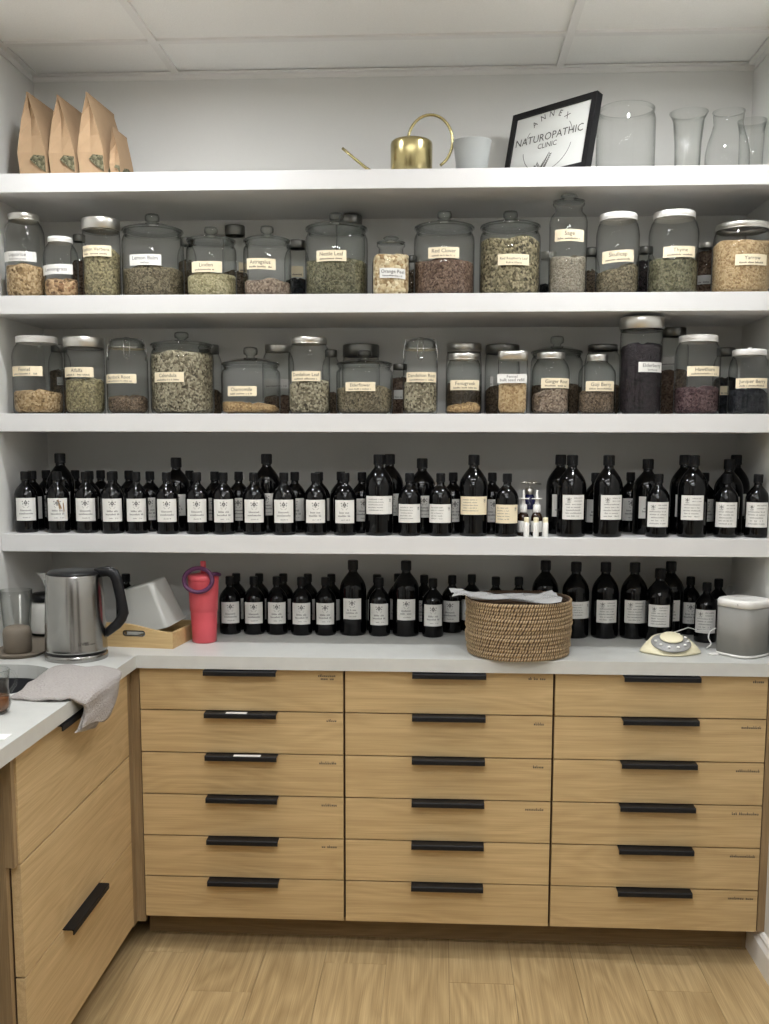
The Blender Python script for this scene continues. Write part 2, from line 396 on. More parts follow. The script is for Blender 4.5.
# baseboard with a moulded top along the right wall
pr = [(0,0),(-.018,0),(-.018,.070),(-.014,.078),(-.011,.084),(-.011,.092),(-.006,.100),(0,.103)]
mb = MB(); n = len(pr)
mb.add([(XR+a, y, z) for y in (-4.38, YK+.004) for a, z in pr], [tuple(range(n)), tuple(range(2*n-1, n-1, -1))]+[(i, i+n, (i+1) % n+n, (i+1) % n) for i in range(n)])
struct(mb, 'baseboard_right', 'trim', fix=True)

# ------------------------------------------------------------------ ceiling lights
def panel(name, x0, x1, y0, y1, label, m):
    t = thing(name, label, 'light', ((x0+x1)/2, (y0+y1)/2, ZCE))
    a, b2 = (x1-x0)/2, (y1-y0)/2
    f = MB().prism([(-a-.02,-b2-.02),(a+.02,-b2-.02),(a+.02,b2+.02),(-a-.02,b2+.02)], -.022, -.004, 'z', [[(-a,-b2),(a,-b2),(a,b2),(-a,b2)]])
    f.build('frame', 'trim', t, fix=True)
    MB().box(-a, a, -b2, b2, -.018, -.008).build('diffuser', m, t)
WARM = (.975, .99, 1.015, 1)
mA = glow('downlight_glow', WARM, LIGHT_A); mB_ = glow('middle_batten_glow', WARM, LIGHT_B); mC = glow('rear_batten_glow', WARM, LIGHT_C)
for x, d in ((-.55, 'over the sink side'), (.82, 'over the speaker side')):
    t = thing('downlight', 'round recessed downlight in the ceiling '+d, 'light', (x, -.30, ZCE))
    MB().lathe([(.056,-.004),(.056,-.010),(.044,-.010),(.042,-.004)], 32).build('trim_ring', 'trim', t)
    MB().lathe([(0,-.0065),(.0425,-.0065),(.0425,-.004),(0,-.004)], 32).build('lens', mA, t)
panel('ceiling_light', -.45, .80, -1.18, -1.12, 'slim ceiling light batten nearest the shelves', mB_)
panel('ceiling_light', -.45, .80, -2.28, -2.22, 'slim ceiling light batten between the middle and rear ones', mC)
panel('ceiling_light', -.45, .80, -3.53, -3.47, 'slim ceiling light batten at the far rear of the room', mC)

# ================================================================== SHELVES
for z, nm in ((S1, 'topmost thick white shelf holding kraft bags, watering can and sign'), (S2, 'second thick white shelf from the top holding the upper row of herb jars'),
              (S3, 'third thick white shelf from the top holding the lower row of herb jars'), (S4, 'lowest thick white shelf above the counter holding black bottles')):
    tag(MB().box(XL+.0005, XR-.0005, YS, YB-.0005, z-TS, z).build('shelf', 'shelf', bevel=.0015), nm, 'shelf')

# ================================================================== COUNTERTOP with sink
def rrect(x0, x1, y0, y1, r, n=8):
    o = []
    for cx, cy, a0 in ((x1-r, y0+r, -pi/2), (x1-r, y1-r, 0), (x0+r, y1-r, pi/2), (x0+r, y0+r, pi)):
        for k in range(n+1):
            a = a0+pi/2*k/n; o.append((cx+r*cos(a), cy+r*sin(a)))
    return o
hole = rrect(-1.12, -.705, -.545, -.165, .15)
mb = MB().prism([(-1.229,-1.46),(XE,-1.46),(XE,-.025),(XR-.0005,-.025),(XR-.0005,YB-.0005),(XL+.0005,YB-.0005),(XL+.0005,-.0005),(-1.229,-.0005)], ZC-TC, ZC, 'z', [hole])
tag(mb.build('countertop', 'stone', fix=True), 'pale grey stone look worktop running round the corner', 'countertop')
inner = rrect(-1.115, -.71, -.54, -.17, .145); bot = rrect(-1.09, -.735, -.515, -.195, .12)
mb = MB(); n = len(inner); Z1 = ZC-TC-.001
outr = rrect(-1.135, -.69, -.56, -.15, .165)
vs = [(a,b,Z1) for a,b in outr]+[(a,b,Z1) for a,b in inner]+[(a,b,Z1-.17) for a,b in bot]+[(a,b,Z1-.175) for a,b in bot]+[(a,b,Z1-.004) for a,b in outr]
fs = []
for k0, k1 in ((0,1),(1,2)):
    for i in range(n): fs.append((k0*n+i, k0*n+(i+1) % n, k1*n+(i+1) % n, k1*n+i))
for i in range(n): fs.append((3*n+i, 3*n+(i+1) % n, 4*n+(i+1) % n, 4*n+i)); fs.append((4*n+i, 4*n+(i+1) % n, (i+1) % n, i))
fs.append(tuple(2*n+i for i in range(n))); fs.append(tuple(3*n+i for i in range(n)))
mb.add(vs, fs)
snk = thing('sink', 'black undermounted sink bowl with rounded corners under the worktop', 'sink', (0,0,0))
mb.build('bowl', 'sink', snk)
MB().lathe([(0,.003),(.03,.003),(.036,0),(.036,-.002)], 24, (-.91,-.355,Z1-.17)).build('drain', 'steel', snk)

# ================================================================== DRAWER CABINETS
R_ink = random.Random(3)
def handle_bar(parent, x0, x1, zt, mat='blackmetal'):
    # bent pull plate hooked over the drawer's top edge: flat ledge and a short front lip
    pf = [(.004,0),(-.030,0),(-.032,-.002),(-.032,-.014),(-.029,-.014),(-.029,-.004),(-.0195,-.003),(.004,-.003)]
    return MB().prism([(y, z+zt) for y, z in pf], x0, x1, 'x').build('handle', mat, parent, fix=True)
HP = [(.204+.0, .277), (0,0), (0,0)]
hx = [(205.5,277), (411.5,484.5), (620.7,696.4)]
names = ['left drawer column beside the corner filler', 'middle drawer column below the woven basket', 'drawer column at the wall below the speaker']
for cI in range(3):
    xa, xb = X0+cI*P+GAP/2, X0+(cI+1)*P-GAP/2
    t = thing('drawer_cabinet', 'oak cabinet of six drawers with black pulls, '+names[cI], 'cabinet', (0,0,0), 0, 'six drawer oak cabinets')
    MB().box(xa-GAP/2+.0005, xb+GAP/2-.0005, .021, YB-.01, ZB+.002, ZC-TC-.001).build('body', 'carcass', t)
    h0 = at(hx[cI][0], 803, Y=-.03).x; h1 = at(hx[cI][1], 803, Y=-.03).x
    for k in range(6):
        z0 = ZB+k*HD+.0014; z1 = ZB+(k+1)*HD-.0022
        if k == 5: z1 = ZC-TC-.006
        d = MB().box(xa, xb, 0, .0195, z0, z1).build('drawer', 'oak', t, bevel=.0008)
        handle_bar(d, h0, h1, z1+.0016)
        # printed name at the drawer's upper outer corner
        wd = {(0,5): .052, (0,4): .028, (0,3): .05, (0,2): .044, (0,1): .044, (1,5): .05, (1,4): .032, (1,3): .032, (1,2): .052, (2,5): .032, (2,4): .058, (2,3): .068, (2,2): .074, (2,1): .074, (2,0): .074}.get((cI, k))
        if wd:
            mbp = MB(); xc = xb-.020-wd/2+(.010 if cI == 2 else 0)
            for ln in range(2 if (cI, k) == (0,5) else 1):
                vs, fs = scribble(wd*(1 if ln == 0 else .7), .0085, xc, z1-.026-ln*.0095 if k < 5 else z1-.018-ln*.009, R_ink, .07)
                mbp.add([(a, -.0005, b) for a, b in vs], fs)
            mbp.build('drawer_name', 'ink', d)
        if cI == 0 and k in (4, 3):
            a, b2 = ((226,247), (233,260))[4-k]
            xa2, xb2 = at(a, 712, Y=-.02).x, at(b2, 712, Y=-.02).x
            MB().box(xa2, xb2, -.029, -.012, z1+.0017, z1+.0022).build('tape_strip', 'whitecard', d)
tag(MB().box(X0-.02, X0+3*P+.012, YK, YK+.018, 0, ZB+.001).build('toe_kick_board', 'kick'), 'low recessed oak toe kick board under the drawer columns', 'board')
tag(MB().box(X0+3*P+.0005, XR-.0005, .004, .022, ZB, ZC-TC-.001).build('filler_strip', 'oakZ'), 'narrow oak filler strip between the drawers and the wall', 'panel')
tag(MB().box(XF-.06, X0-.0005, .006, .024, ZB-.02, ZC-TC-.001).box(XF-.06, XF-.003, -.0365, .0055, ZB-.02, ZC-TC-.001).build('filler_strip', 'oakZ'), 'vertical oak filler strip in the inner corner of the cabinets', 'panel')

# sink cabinet on the left run: three wide fronts
t = thing('sink_cabinet', 'oak cabinet with three wide fronts beneath the sink and towel', 'cabinet')
yn, yf = -.802, -.038
MB().box(-1.18, XF-.022, yn-.001, 0.0, .085, Z1-.0).build('body', 'carcass', t) if False else None
mb = MB().box(-1.18, XF-.024, yn+.0, yn+.018, .085, ZC-TC-.001).box(-1.18, XF-.065, -.03, -.012, .085, ZC-TC-.001).box(-1.18, XF-.024, yn+.019, -.040, .085, .103).box(-1.2, -1.182, yn, -.012, .085, ZC-TC-.001)
mb.box(-.672, XF-.024, yn+.019, -.040, .60, .60+.018)
mb.build('body', 'carcass', t)
zs = [.0919, .3505, .6091, ZC-TC-.006]
for k in range(3):
    d = MB().box(XF-.0215, XF, yn+(0 if k < 2 else 0), yf, zs[k]+.0018, zs[k+1]-.0022).build('drawer' if k < 2 else 'front_panel', 'oakY', t, bevel=.0008)
    if k == 0 or k == 2:
        ya, yb = ((-.578,-.318), (-.60,-.335))[k // 2]
        zt = zs[k+1]-.002+.0016
        pf = [(-.004,0),(.024,0),(.026,-.002),(.026,-.014),(.023,-.014),(.023,-.004),(.0195,-.003),(-.004,-.003)]
        MB().prism([(XF+x, z+zt) for x, z in pf], ya, yb, 'y').build('handle', 'blackmetal', d, fix=True)
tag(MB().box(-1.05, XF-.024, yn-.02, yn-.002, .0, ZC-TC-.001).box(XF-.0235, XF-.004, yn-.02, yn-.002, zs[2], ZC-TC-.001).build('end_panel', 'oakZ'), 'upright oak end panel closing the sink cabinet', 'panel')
tag(MB().box(-.68, -.66, yn+.003, .10, 0, .084).build('toe_kick_board', 'kick'), 'recessed oak toe kick board under the sink cabinet', 'board')
t = thing('undercounter_fridge', 'black undercounter appliance beside the oak end panel', 'fridge', (-.93,-1.13,0))
MB().box(-.25, .25, -.29, .29, .02, .84).build('body', 'lcd', t, bevel=.004)
MB().box(.2505, .275, -.29, .29, .06, .84).build('door', 'lcd', t, bevel=.004)
for a in (-.22, .22):
    for b2 in (-.25, .25): MB().lathe([(0,0),(.015,0),(.015,.021),(0,.021)], 12, (a,b2,0)).build('foot', 'black', t)

# ================================================================== JARS
def view_angle(X, Y): return math.atan2(CX-X, -(CY-Y))
GS = {'n': 32}
def jar(name, label, u0, u1, vtop, vrim, base, kind, fillv, fill, lab=None, Y=None, lidu=None, lid='steel', group=None, slope=0, tilt=0, rearlab=None):
    uc = (u0+u1)/2
    Yc = Y
    if Yc is None:
        r = (u1-u0)/2*mpp(0, YS+.06, base); Yc = YS+.022+r
    for _ in range(3):
        pt = at(uc, (vtop+vrim)/2, Y=Yc); m = mpp(pt.x, pt.y, pt.z); r = (u1-u0)/2*m
        if Y is None: Yc = YS+.022+r
    X = at(uc, (vtop+vrim)/2, Y=Yc).x
    zt = at(uc, vtop, Y=Yc).z - base; zr = at(uc, vrim, Y=Yc).z - base
    a = view_angle(X, Yc)
    t = thing(name, label, 'jar', (X, Yc, base), a, group)
    rl = (lidu[1]-lidu[0])/2*m if lidu else r*.96
    sq = 7 if kind == 'square' else 0
    rb = r*.93 if sq else r          # a square jar seen slightly turned
    n = 40 if r > .07 else 32
    G = MB()
    if kind == 'knob':
        body = [(0,.004),(r*.80,.004),(r*.84,0),(r*.93,.001),(r*.985,.008),(r,.02),(r,zr*.80),(r*.985,zr*.88),(r*.93,zr-.012),(r*.90,zr-.007),(r*.93,zr-.004),(r*.93,zr-.001),(r*.885,zr-.001),(r*.88,zr-.012)]
        kr = min(.022, r*.28); kz = zt-zr
        lidp = [(0,zr+.001),(r*.86,zr+.001),(r*.98,zr),(r*1.0,zr+.003),(r*.99,zr+.007),(r*.90,zr+.010),(r*.55,zr+kz*.36),(kr*.62,zr+kz*.42),(kr*.55,zr+kz*.52),(kr*.95,zr+kz*.62),(kr,zr+kz*.8),(kr*.9,zr+kz*.95),(kr*.5,zt),(0,zt)]
        G.lathe(body, n).build('glass_body', 'glass', t)
        li = MB().lathe(lidp[:8], n).build('lid', 'glass_lid', t)
        MB().lathe(lidp[7:], 20).build('knob', 'glass_lid', li)
    elif kind == 'apoth':
        body = [(0,.004),(r*.85,.004),(r*.9,0),(r*.97,.003),(r,.012),(r,zr-.030),(r*.93,zr-.014),(rl*.86,zr-.002),(rl*.84,zr+.012),(rl*.98,zr+.018),(rl,zr+.022),(rl*.92,zr+.023)]
        G.lathe(body, n).build('glass_body', 'glass', t)
        z = zr+.0235
        li = MB().lathe([(0,z),(rl*.8,z),(rl*.97,z+.002),(rl,z+.005),(rl*.8,z+.008),(rl*.35,z+.010),(rl*.3,zt-.012),(rl*.55,zt-.006),(rl*.5,zt-.001),(0,zt)], n).build('stopper', 'glass_lid', t)
    else:
        lh = zt-zr; rn = min(rl*.97, r*.995); sh = .030 if rn < r*.96 else .006
        body = [(0,.004),(rb*.82,.004),(rb*.88,0),(rb*.97,.003),(rb,.012),(rb,zr-sh-.012),(rb*.975,zr-sh),((rb+rn)/2,zr-sh*.45),(rn,zr-.004),(rn*.985,zr+lh*.5),(rn*.9,zr+lh*.5)]
        G.lathe(body, n, sq=sq).build('glass_body', 'glass', t)
        if kind == 'clip':
            MB().lathe([(0,zr),(rl*.9,zr),(rl,zr+.002),(rl*1.02,zr+lh*.3),(rl,zr+lh*.6),(rl*.8,zt-.001),(rl*.4,zt),(0,zt)], n).build('lid', 'glass_lid', t)
            w_ = MB(); k = rl*1.05
            ring = [(k*sin(g), -k*cos(g), zr-.002) for g in [2*pi*i/24 for i in range(24)]]
            w_.tube(ring, .0016, 6, closed=True)
            for sg in (-1, 1):
                w_.tube([(sg*k,0,zr-.002),(sg*(k+.003),-.006,zr-.022),(sg*k*.98,-.012,zr-.036),(sg*(k+.002),-.014,zr-.012),(sg*k*.9,-.004,zt-.002),(sg*k*.3,-.002,zt+.0015)], .0013, 6)
                w_.tube([(sg*.006,-k,zr-.030),(sg*.009,-k-.003,zr-.012),(sg*.009,-k-.001,zr+.002),(sg*.006,-k*.7,zt+.0012),(0,-k*.6,zt+.0014)], .0013, 6)
            w_.tube([(-.006,-k,zr-.030),(0,-k-.001,zr-.036),(.006,-k,zr-.030)], .0013, 6)
            w_.build('wire_bail', 'steel', t)
            MB().lathe([(rl*.99,zr-.003),(rl*1.03,zr-.0015),(rl*.99,zr)], 32).build('gasket', 'cream', t)
        else:
            lm = {'steel': 'silver', 'white': 'whitelid', 'dark': 'darklid', 'knobwhite': 'whitelid', 'cream': 'whitelid'}[lid]
            pr_ = [(rl*.97,zr),(rl,zr+.0008),(rl,zt-.0035),(rl*.985,zt-.001),(rl*.95,zt),(rl*.86,zt-.0012),(0,zt-.0012)]
            if kind == 'lidknob' or lid == 'knobwhite':
                pr_ = pr_[:-1]+[(rl*.16,zt-.0012),(rl*.15,zt+.006),(rl*.10,zt+.008),(0,zt+.008)]
            li = MB().lathe(pr_, n, sq=(5 if sq else 0)).build('lid', lm, t)
            if lid in ('white', 'steel', 'cream') and rl < r:
                MB().lathe([(rl*1.0,zr-.001),(rl*1.015,zr+.0003),(rl*1.0,zr+.0016)], n).build('lid_rim', lm, li)
    # contents with an uneven surface
    if fill:
        zf = at(uc, fillv, Y=Yc-r*.9).z-base; zf = max(.012, min(zf, zr-.006)); ri = (rb-.0035)
        ph = rnd.random()*6
        amp = .0035
        def wob(aa, rr, z, zf=zf, ri=ri):
            if z < zf-.012: return 0
            return amp*sin(3*aa+ph)+amp*.7*sin(5*aa+2*ph)-slope*sin(aa)*rr/ri
        lo = zf
        prof = [(0,.0055),(ri*.86,.0055),(ri*.96,.012 if zf > .03 else .008),(ri,min(.02, zf*.5)),(ri,zf-.0121 if zf > .035 else zf*.6),(ri,zf-.002),(ri*.93,zf+.002),(ri*.6,zf+.005),(ri*.3,zf+.007),(0,zf+.006)]
        if zr < zf+.02 and rn_needed(kind): prof = [(q, z) for q, z in prof]
        MB().lathe(prof, n, sq=sq, wob=wob).build('dried_herbs', fill, t)
    if lab:
        la, lb, va, vb, colr, lines = lab
        off = ((la+lb)/2-uc)*m; hw = (lb-la)/2*m
        rr = rb*1.0
        th = math.asin(max(-.95, min(.95, off/rr)))
        e0 = math.asin(max(-.985, min(.985, (off-hw)/rr))); e1 = math.asin(max(-.985, min(.985, (off+hw)/rr)))
        th = (e0+e1)/2; half = (e1-e0)/2*rr
        z1 = at(uc, va, Y=Yc-r*.97).z-base; z0 = at(uc, vb, Y=Yc-r*.97).z-base
        if sq:
            # flat label on the front face
            mbl = MB().box(off-hw, off+hw, -rr-.0009, -rr-.0002, z0, z1); lo_ = mbl.build('paper_label', colr, t)
            tx = MB(); hgt = z1-z0
            for k, s in enumerate(lines):
                vs, fs = fit_text(s, hw*1.7, hgt*.34, off, z1-hgt*(.42+.38*k)); tx.add([(a2, -rr-.0012, b2) for a2, b2 in vs], fs)
            tx.build('print', 'ink', lo_)
        else:
            lo_ = curved_label(rr, th, half, z1-z0, z0, tilt).build('paper_label', colr, t)
            tx = MB(); hgt = z1-z0
            for k, s in enumerate(lines):
                hh = hgt*(.36 if k == 0 else .2)
                if s == '~': vs, fs = scribble(half*1.5, hgt*.17, 0, hgt*.16, rnd)
                else: vs, fs = fit_text(s, half*1.75, hh, 0, hgt*((.50 if len(lines) > 1 else .34) if k == 0 else .14))
                wrap(tx, vs, fs, rr, th, z0, .0011, tilt)
            tx.build('print', 'ink', lo_)
    return t
def rn_needed(k): return False

G1 = 'herb jars in front on the upper jar shelf'; G2 = 'herb jars in front on the lower jar shelf'; GR1 = 'jars half hidden at the back of the upper jar shelf'; GR2 = 'jars half hidden at the back of the lower jar shelf'
b = S2
jar('herb_jar', 'screw-top jar of tan liquorice chips with white label nearest the wall', 4,43,215,221.3,b,'mason',265,'herb_tan',(3.5,34,251,261,'paper',['Liquorice','decoction grade']),lidu=(8,38),group=G1)
jar('herb_jar', 'small screw-top jar labelled Lemongrass with orange brown chips', 43,77,238,243,b,'mason',280,'herb_orange',(43,71,264,274,'paper',['Lemongrass']),lidu=(48,72),lid='cream',group=G1,tilt=.04)
jar('herb_jar', 'straight tall jar with wide steel lid and cream label Lemon Verbena', 82,119.5,220,231,b,'cyl',250,'herb_green',(83,110,245,256,'cream',['Lemon Verbena','~']),lidu=(82,119.5),group=G1)
jar('herb_jar', 'big round knob-lidded jar with white label Lemon Balm', 121.5,183,214,233,b,'knob',266,'herb_olive',(130,160,254,265,'paper',['Lemon Balm','melissa']),group=G1)
jar('herb_jar', 'knob-lidded jar of pale green herb with cream label, beside Lemon Balm', 186,236,227,243,b,'knob',273,'herb_pale',(192,221,261,272,'cream',['Linden','~']),group=G1)
jar('herb_jar', 'knob-lidded jar labelled Astragalus half full of pinkish brown root', 243,291,226,243,b,'knob',280,'herb_pink',(247,275,258,269,'cream',['Astragalus','~']),group=G1,tilt=-.05)
jar('herb_jar', 'large knob-lidded jar labelled Nettle Leaf with dark green leaf', 305,368,213,231,b,'knob',258,'herb_leaf',(317,346,250,261,'cream',['Nettle Leaf','~']),group=G1)
jar('herb_jar', 'short stoppered jar full of pale orange peel chips', 372,410,237,253,b,'apoth',255,'herb_peel',(380,405,268,278,'paper',['Orange Peel','~']),lidu=(376,405),group=G1,tilt=-.03)
jar('herb_jar', 'large knob-lidded jar labelled Red Clover with reddish brown herb', 414,475,211,230,b,'knob',259,'herb_red',(429,459,247,258,'cream',['Red Clover','~']),group=G1)
jar('herb_jar', 'large knob-lidded jar filled to the top, labelled Red Raspberry Leaf', 480,541,211,229,b,'knob',237,'herb_mix',(499,529,254,265,'cream',['Red Raspberry Leaf','Rubus Idaeus']),group=G1)
jar('herb_jar', 'tall slim stoppered jar labelled Sage with grey leaf', 550,588,195,212,b,'apoth',257,'herb_grey',(556,584,229,241,'cream',['Sage','~']),lidu=(553,585),group=G1,tilt=-.02)
jar('herb_jar', 'white-lidded jar of sloping grey green herb beside the Sage jar', 597,640,215,221.3,b,'mason',268,'herb_olive',(604,634,250,262,'cream',['Skullcap','~']),lidu=(601,638),lid='white',group=G1,slope=-.012,tilt=.05)
jar('herb_jar', 'white-lidded jar labelled Thyme with bright green leaf', 650,699,213,219.3,b,'mason',258,'herb_leaf',(665,695,246,257,'cream',['Thyme','~']),lidu=(655,696),lid='white',group=G1,tilt=.02)
jar('herb_jar', 'wide low jar labelled Yarrow full of tan herb by the wall', 714,771,225,231.3,b,'mason',240,'herb_bulk',(737,766,254,265,'cream',['Yarrow','~']),lidu=(717,769),lid='steel',group=G1)
def rear(lst, base, grp, row):
    for (u0, u1, vt, vr, kind, lid, fv, fill, where, lb) in lst:
        jar('herb_jar', where, u0, u1, vt, vr, base, kind, fv, fill, lb, Y=.415, lidu=(u0+3, u1-3) if kind == 'mason' else None, lid=lid, group=grp)
rear([(70,88,235,242,'mason','dark',262,'herb_red','slim dark-lidded jar peeking out between Lemongrass and Lemon Verbena jars',None),
 (177,196,238,246,'mason','dark',262,'herb_brown','narrow jar behind, between the Lemon Balm and pale green jars',None),
 (222,248,226,236,'mason','dark',272,'herb_brown','dark-lidded jar behind, between pale green and Astragalus jars',(238,246,262,272,'cream',['~'])),
 (284,309,241,249,'mason','dark',280,'herb_black','dark-lidded jar behind, between Astragalus and Nettle Leaf jars',(291,303,266,277,'cream',['~'])),
 (336,365,216,226,'mason','dark',262,'herb_brown','taller dark-lidded jar behind the Nettle Leaf jar',None),
 (404,420,256,262,'mason','dark',272,'herb_brown','low jar behind, between Orange Peel and Red Clover jars',None),
 (538,560,252,259,'mason','steel',285,'herb_black','clear low jar behind, between Red Raspberry Leaf and Sage jars',None),
 (583,600,248,256,'mason','dark',272,'herb_brown','dark jar behind, between the Sage and Skullcap jars',None),
 (636,656,247,254,'mason','dark',262,'herb_purple','dark jar behind, between Skullcap and Thyme jars',None),
 (696,719,243,248,'mason','steel',252,'herb_red','slim silver-lidded jar behind, between Thyme and Yarrow jars',(699,712,275,284,'greypaper',['~']))], b, GR1, 1)
b = S3
jar('herb_jar', 'white-lidded jar a quarter full of tan chips nearest the wall', 12,61,337,343.3,b,'mason',392,'herb_tan',(13,41,366,376,'cream',['Fennel','~']),lidu=(14,54),lid='white',group=G2)
jar('herb_jar', 'straight jar with wide steel lid labelled Alfalfa', 64,103.5,338,348,b,'cyl',381,'herb_green',(65,92,367,377,'cream',['Alfalfa','~']),lidu=(63.5,104),group=G2)
jar('herb_jar', 'clip-top jar labelled Burdock Root with a little brown root', 106,147,339,348,b,'clip',398,'herb_brown',(106,135,374,383,'cream',['Burdock Root','~']),lidu=(109,144),group=G2)
jar('herb_jar', 'large knob-lidded jar labelled Calendula filled to the brim', 150,213,332,347,b,'knob',352,'herb_speckle',(155,183,372,382,'cream',['Calendula','~']),group=G2)
jar('herb_jar', 'wide low knob-lidded jar with a small mound of orange brown herb', 221,280,347,366,b,'knob',405,'herb_gold',(228,256,386,396,'cream',['Chamomile','~']),group=G2,slope=.008)
jar('herb_jar', 'screw-top jar with pale lid labelled Dandelion Leaf', 288,330,338,344.3,b,'mason',382,'herb_speckle',(292,320,371,381,'cream',['Dandelion Leaf','~']),lidu=(291,327),lid='steel',group=G2)
jar('herb_jar', 'wide low knob-lidded jar of dark olive herb beside Dandelion Leaf', 336,393,350,366,b,'knob',388,'herb_olive',(346,375,382,391,'cream',['Elderflower','~']),group=G2)
jar('herb_jar', 'clip-top jar labelled Dandelion Root with brown and white chips', 403,438,339,349,b,'clip',383,'herb_speckle',(407,436,372,382,'cream',['Dandelion Root','~']),lidu=(405,436),group=G2)
jar('herb_jar', 'small jar with white collar lid and a thin layer of golden powder', 446,482,354,360,b,'mason',406,'herb_gold',(451,479,380,390,'cream',['Fenugreek','~']),lidu=(450,480),lid='steel',group=G2,slope=-.004)
jar('herb_jar', 'square jar with flat silver lid and white label', 497,529,352,360,b,'square',385,'herb_bulk',(498,527,374,383,'paper',['Fennel','bulk seed refill']),lidu=(498,528),lid='steel',group=G2)
jar('herb_jar', 'silver-lidded jar labelled Ginger Root with sloping brown chips', 532,570,353,359,b,'mason',391,'herb_pink',(542,569,378,388,'cream',['Ginger Root','~']),lidu=(539,567),lid='steel',group=G2,slope=-.012)
jar('herb_jar', 'small silver-lidded jar of brown leaf beside the tall purple jar', 579,616,355,361,b,'mason',392,'herb_brown',(587,614,381,391,'cream',['Goji Berry','~']),lidu=(588,609),lid='steel',group=G2)
jar('herb_jar', 'tallest straight steel-lidded jar full of dark purple berries', 621,663,318,330,b,'cyl',345,'herb_purple',(640,662,362,372,'paper',['Elderberry','Sambucus']),lidu=(620,664),group=G2)
jar('herb_jar', 'white-lidded jar labelled Hawthorn with dark red berries', 676,721,336,342.3,b,'mason',389,'herb_berry',(689,719,366,376,'cream',['Hawthorn','~']),lidu=(682,720),lid='white',group=G2)
jar('herb_jar', 'small jar with knobbed white lid labelled Juniper Berry by the wall', 730,769,350,356.3,b,'mason',391,'herb_black',(738,767,378,388,'cream',['Juniper Berry','~']),lidu=(734,767),lid='knobwhite',group=G2)
rear([(48,70,345,352,'mason','dark',372,'herb_brown','dark jar behind, between the Fennel and Alfalfa jars',(56,62,377,385,'greypaper',['~'])),
 (196,222,345,354,'mason','dark',392,'herb_brown','dark steel-lidded jar behind the Calendula jar',None),
 (262,294,345,352,'mason','steel',398,'herb_red','jar with grey label behind, between mound jar and Dandelion Leaf jar',(264,289,379,388,'greypaper',['~'])),
 (322,340,350,357,'mason','dark',395,'herb_brown','dark jar behind, between Dandelion Leaf and Elderflower jars',None),
 (342,380,345,357,'cyl','dark',390,'herb_brown','jar with broad dark steel lid behind the Elderflower jar',None),
 (390,410,364,370,'mason','dark',380,'herb_red','low jar behind, beside the Dandelion Root jar',(394,403,390,399,'greypaper',['~'])),
 (446,482,344,352,'cyl','steel',384,'herb_brown','taller jar with domed steel lid behind the golden powder jar',None),
 (485,520,345,354,'cyl','dark',388,'herb_brown','dark steel-lidded jar behind the square jar',(491,494,376,386,'paper',['~'])),
 (531,583,336,354,'knob','dark',386,'herb_brown','broad dark knob-lidded jar behind the Ginger Root jar',None),
 (585,621,345,351,'mason','dark',386,'herb_brown','wide dark-lidded jar behind the Goji Berry jar',None),
 (660,689,328,337,'mason','dark',372,'herb_red','taller dark-lidded jar with tan label behind, beside the Elderberry jar',(663,677,357,366,'greypaper',['~'])),
 (714,738,348,356,'mason','dark',380,'herb_black','dark jar with small cream label behind, between Hawthorn and Juniper Berry',(722,730,386,395,'cream',['~']))], b, GR2, 2)

# ================================================================== BLACK BOTTLES
def bottle_meshes(r, Ht, rc, sh):
    """r body radius, Ht height, rc cap radius, sh height where the shoulder starts."""
    hc = .026 if r < .04 else .030; zn = Ht-hc
    body = [(0,.003),(r*.8,.003),(r*.88,0),(r*.97,.003),(r,.010),(r,sh)]
    for k in range(1, 7):
        g = k/6; body.append((r*(1-g)+rc*.86*g + r*.16*sin(pi*g)*(1-g*.5), sh+(zn-.008-sh)*(g**.85)))
    body += [(rc*.84,zn-.003),(rc*.84,zn+.006)]
    bm = MB().lathe(body, 28).mesh('glass_body', 'bottle')
    cp = MB(); nn = 36; vs = []; fs = []
    for z in (zn, zn+.004, Ht-.003):
        for k in range(nn): q = rc*(1 if k % 2 or z == zn else .955); vs.append((q*sin(2*pi*k/nn), -q*cos(2*pi*k/nn), z))
    for k in range(nn): q = rc*.9; vs.append((q*sin(2*pi*k/nn), -q*cos(2*pi*k/nn), Ht))
    for rI in range(3):
        for k in range(nn): k2 = (k+1) % nn; fs.append((rI*nn+k, rI*nn+k2, (rI+1)*nn+k2, (rI+1)*nn+k))
    fs.append(tuple(3*nn+k for k in range(nn)))
    cp.add(vs, fs); return bm, cp.mesh('cap', 'cap')
R_L = random.Random(11)
def label_meshes(r, hw, z0, z1, style, colr):
    out = []
    lm = curved_label(r, 0, hw, z1-z0, z0, n=12).mesh('paper_label', colr)
    for s in range(3):
        tx = MB(); hg = z1-z0
        def put(v): wrap(tx, v[0], v[1], r, 0, z0, .0011)
        if style == 'crest':
            put(crest(0, hg*.76, hg*.38))
            put(scribble(hw*1.0, hg*.085, 0, hg*.42, R_L)); put(scribble(hw*1.25, hg*.085, 0, hg*.28, R_L)); put(scribble(hw*.8, hg*.05, hw*.1, hg*.12, R_L))
        elif style == 'wide':
            put(crest(hw*.74, hg*.78, hg*.22))
            for k in range(5): put(scribble(hw*(1.1-.2*R_L.random()), hg*.06, -hw*.25, hg*(.80-.15*k), R_L))
        else:
            put(crest(-hw*.42, hg*.80, hg*.24)); put(scribble(hw*.8, hg*.05, hw*.4, hg*.86, R_L)); put(scribble(hw*.8, hg*.05, hw*.4, hg*.74, R_L))
            for k in range(5): put(scribble(hw*(1.5-.4*R_L.random()), hg*.055, 0, hg*(.60-.12*k), R_L))
        out.append(tx.mesh('print', 'softink'))
    return lm, out
BT = {'s': (.0345, .184, .0135, .108), 't': (.0425, .238, .0165, .142), 'm': (.0425, .226, .0165, .134)}
BM = {k: bottle_meshes(*v) for k, v in BT.items()}
LM = {}
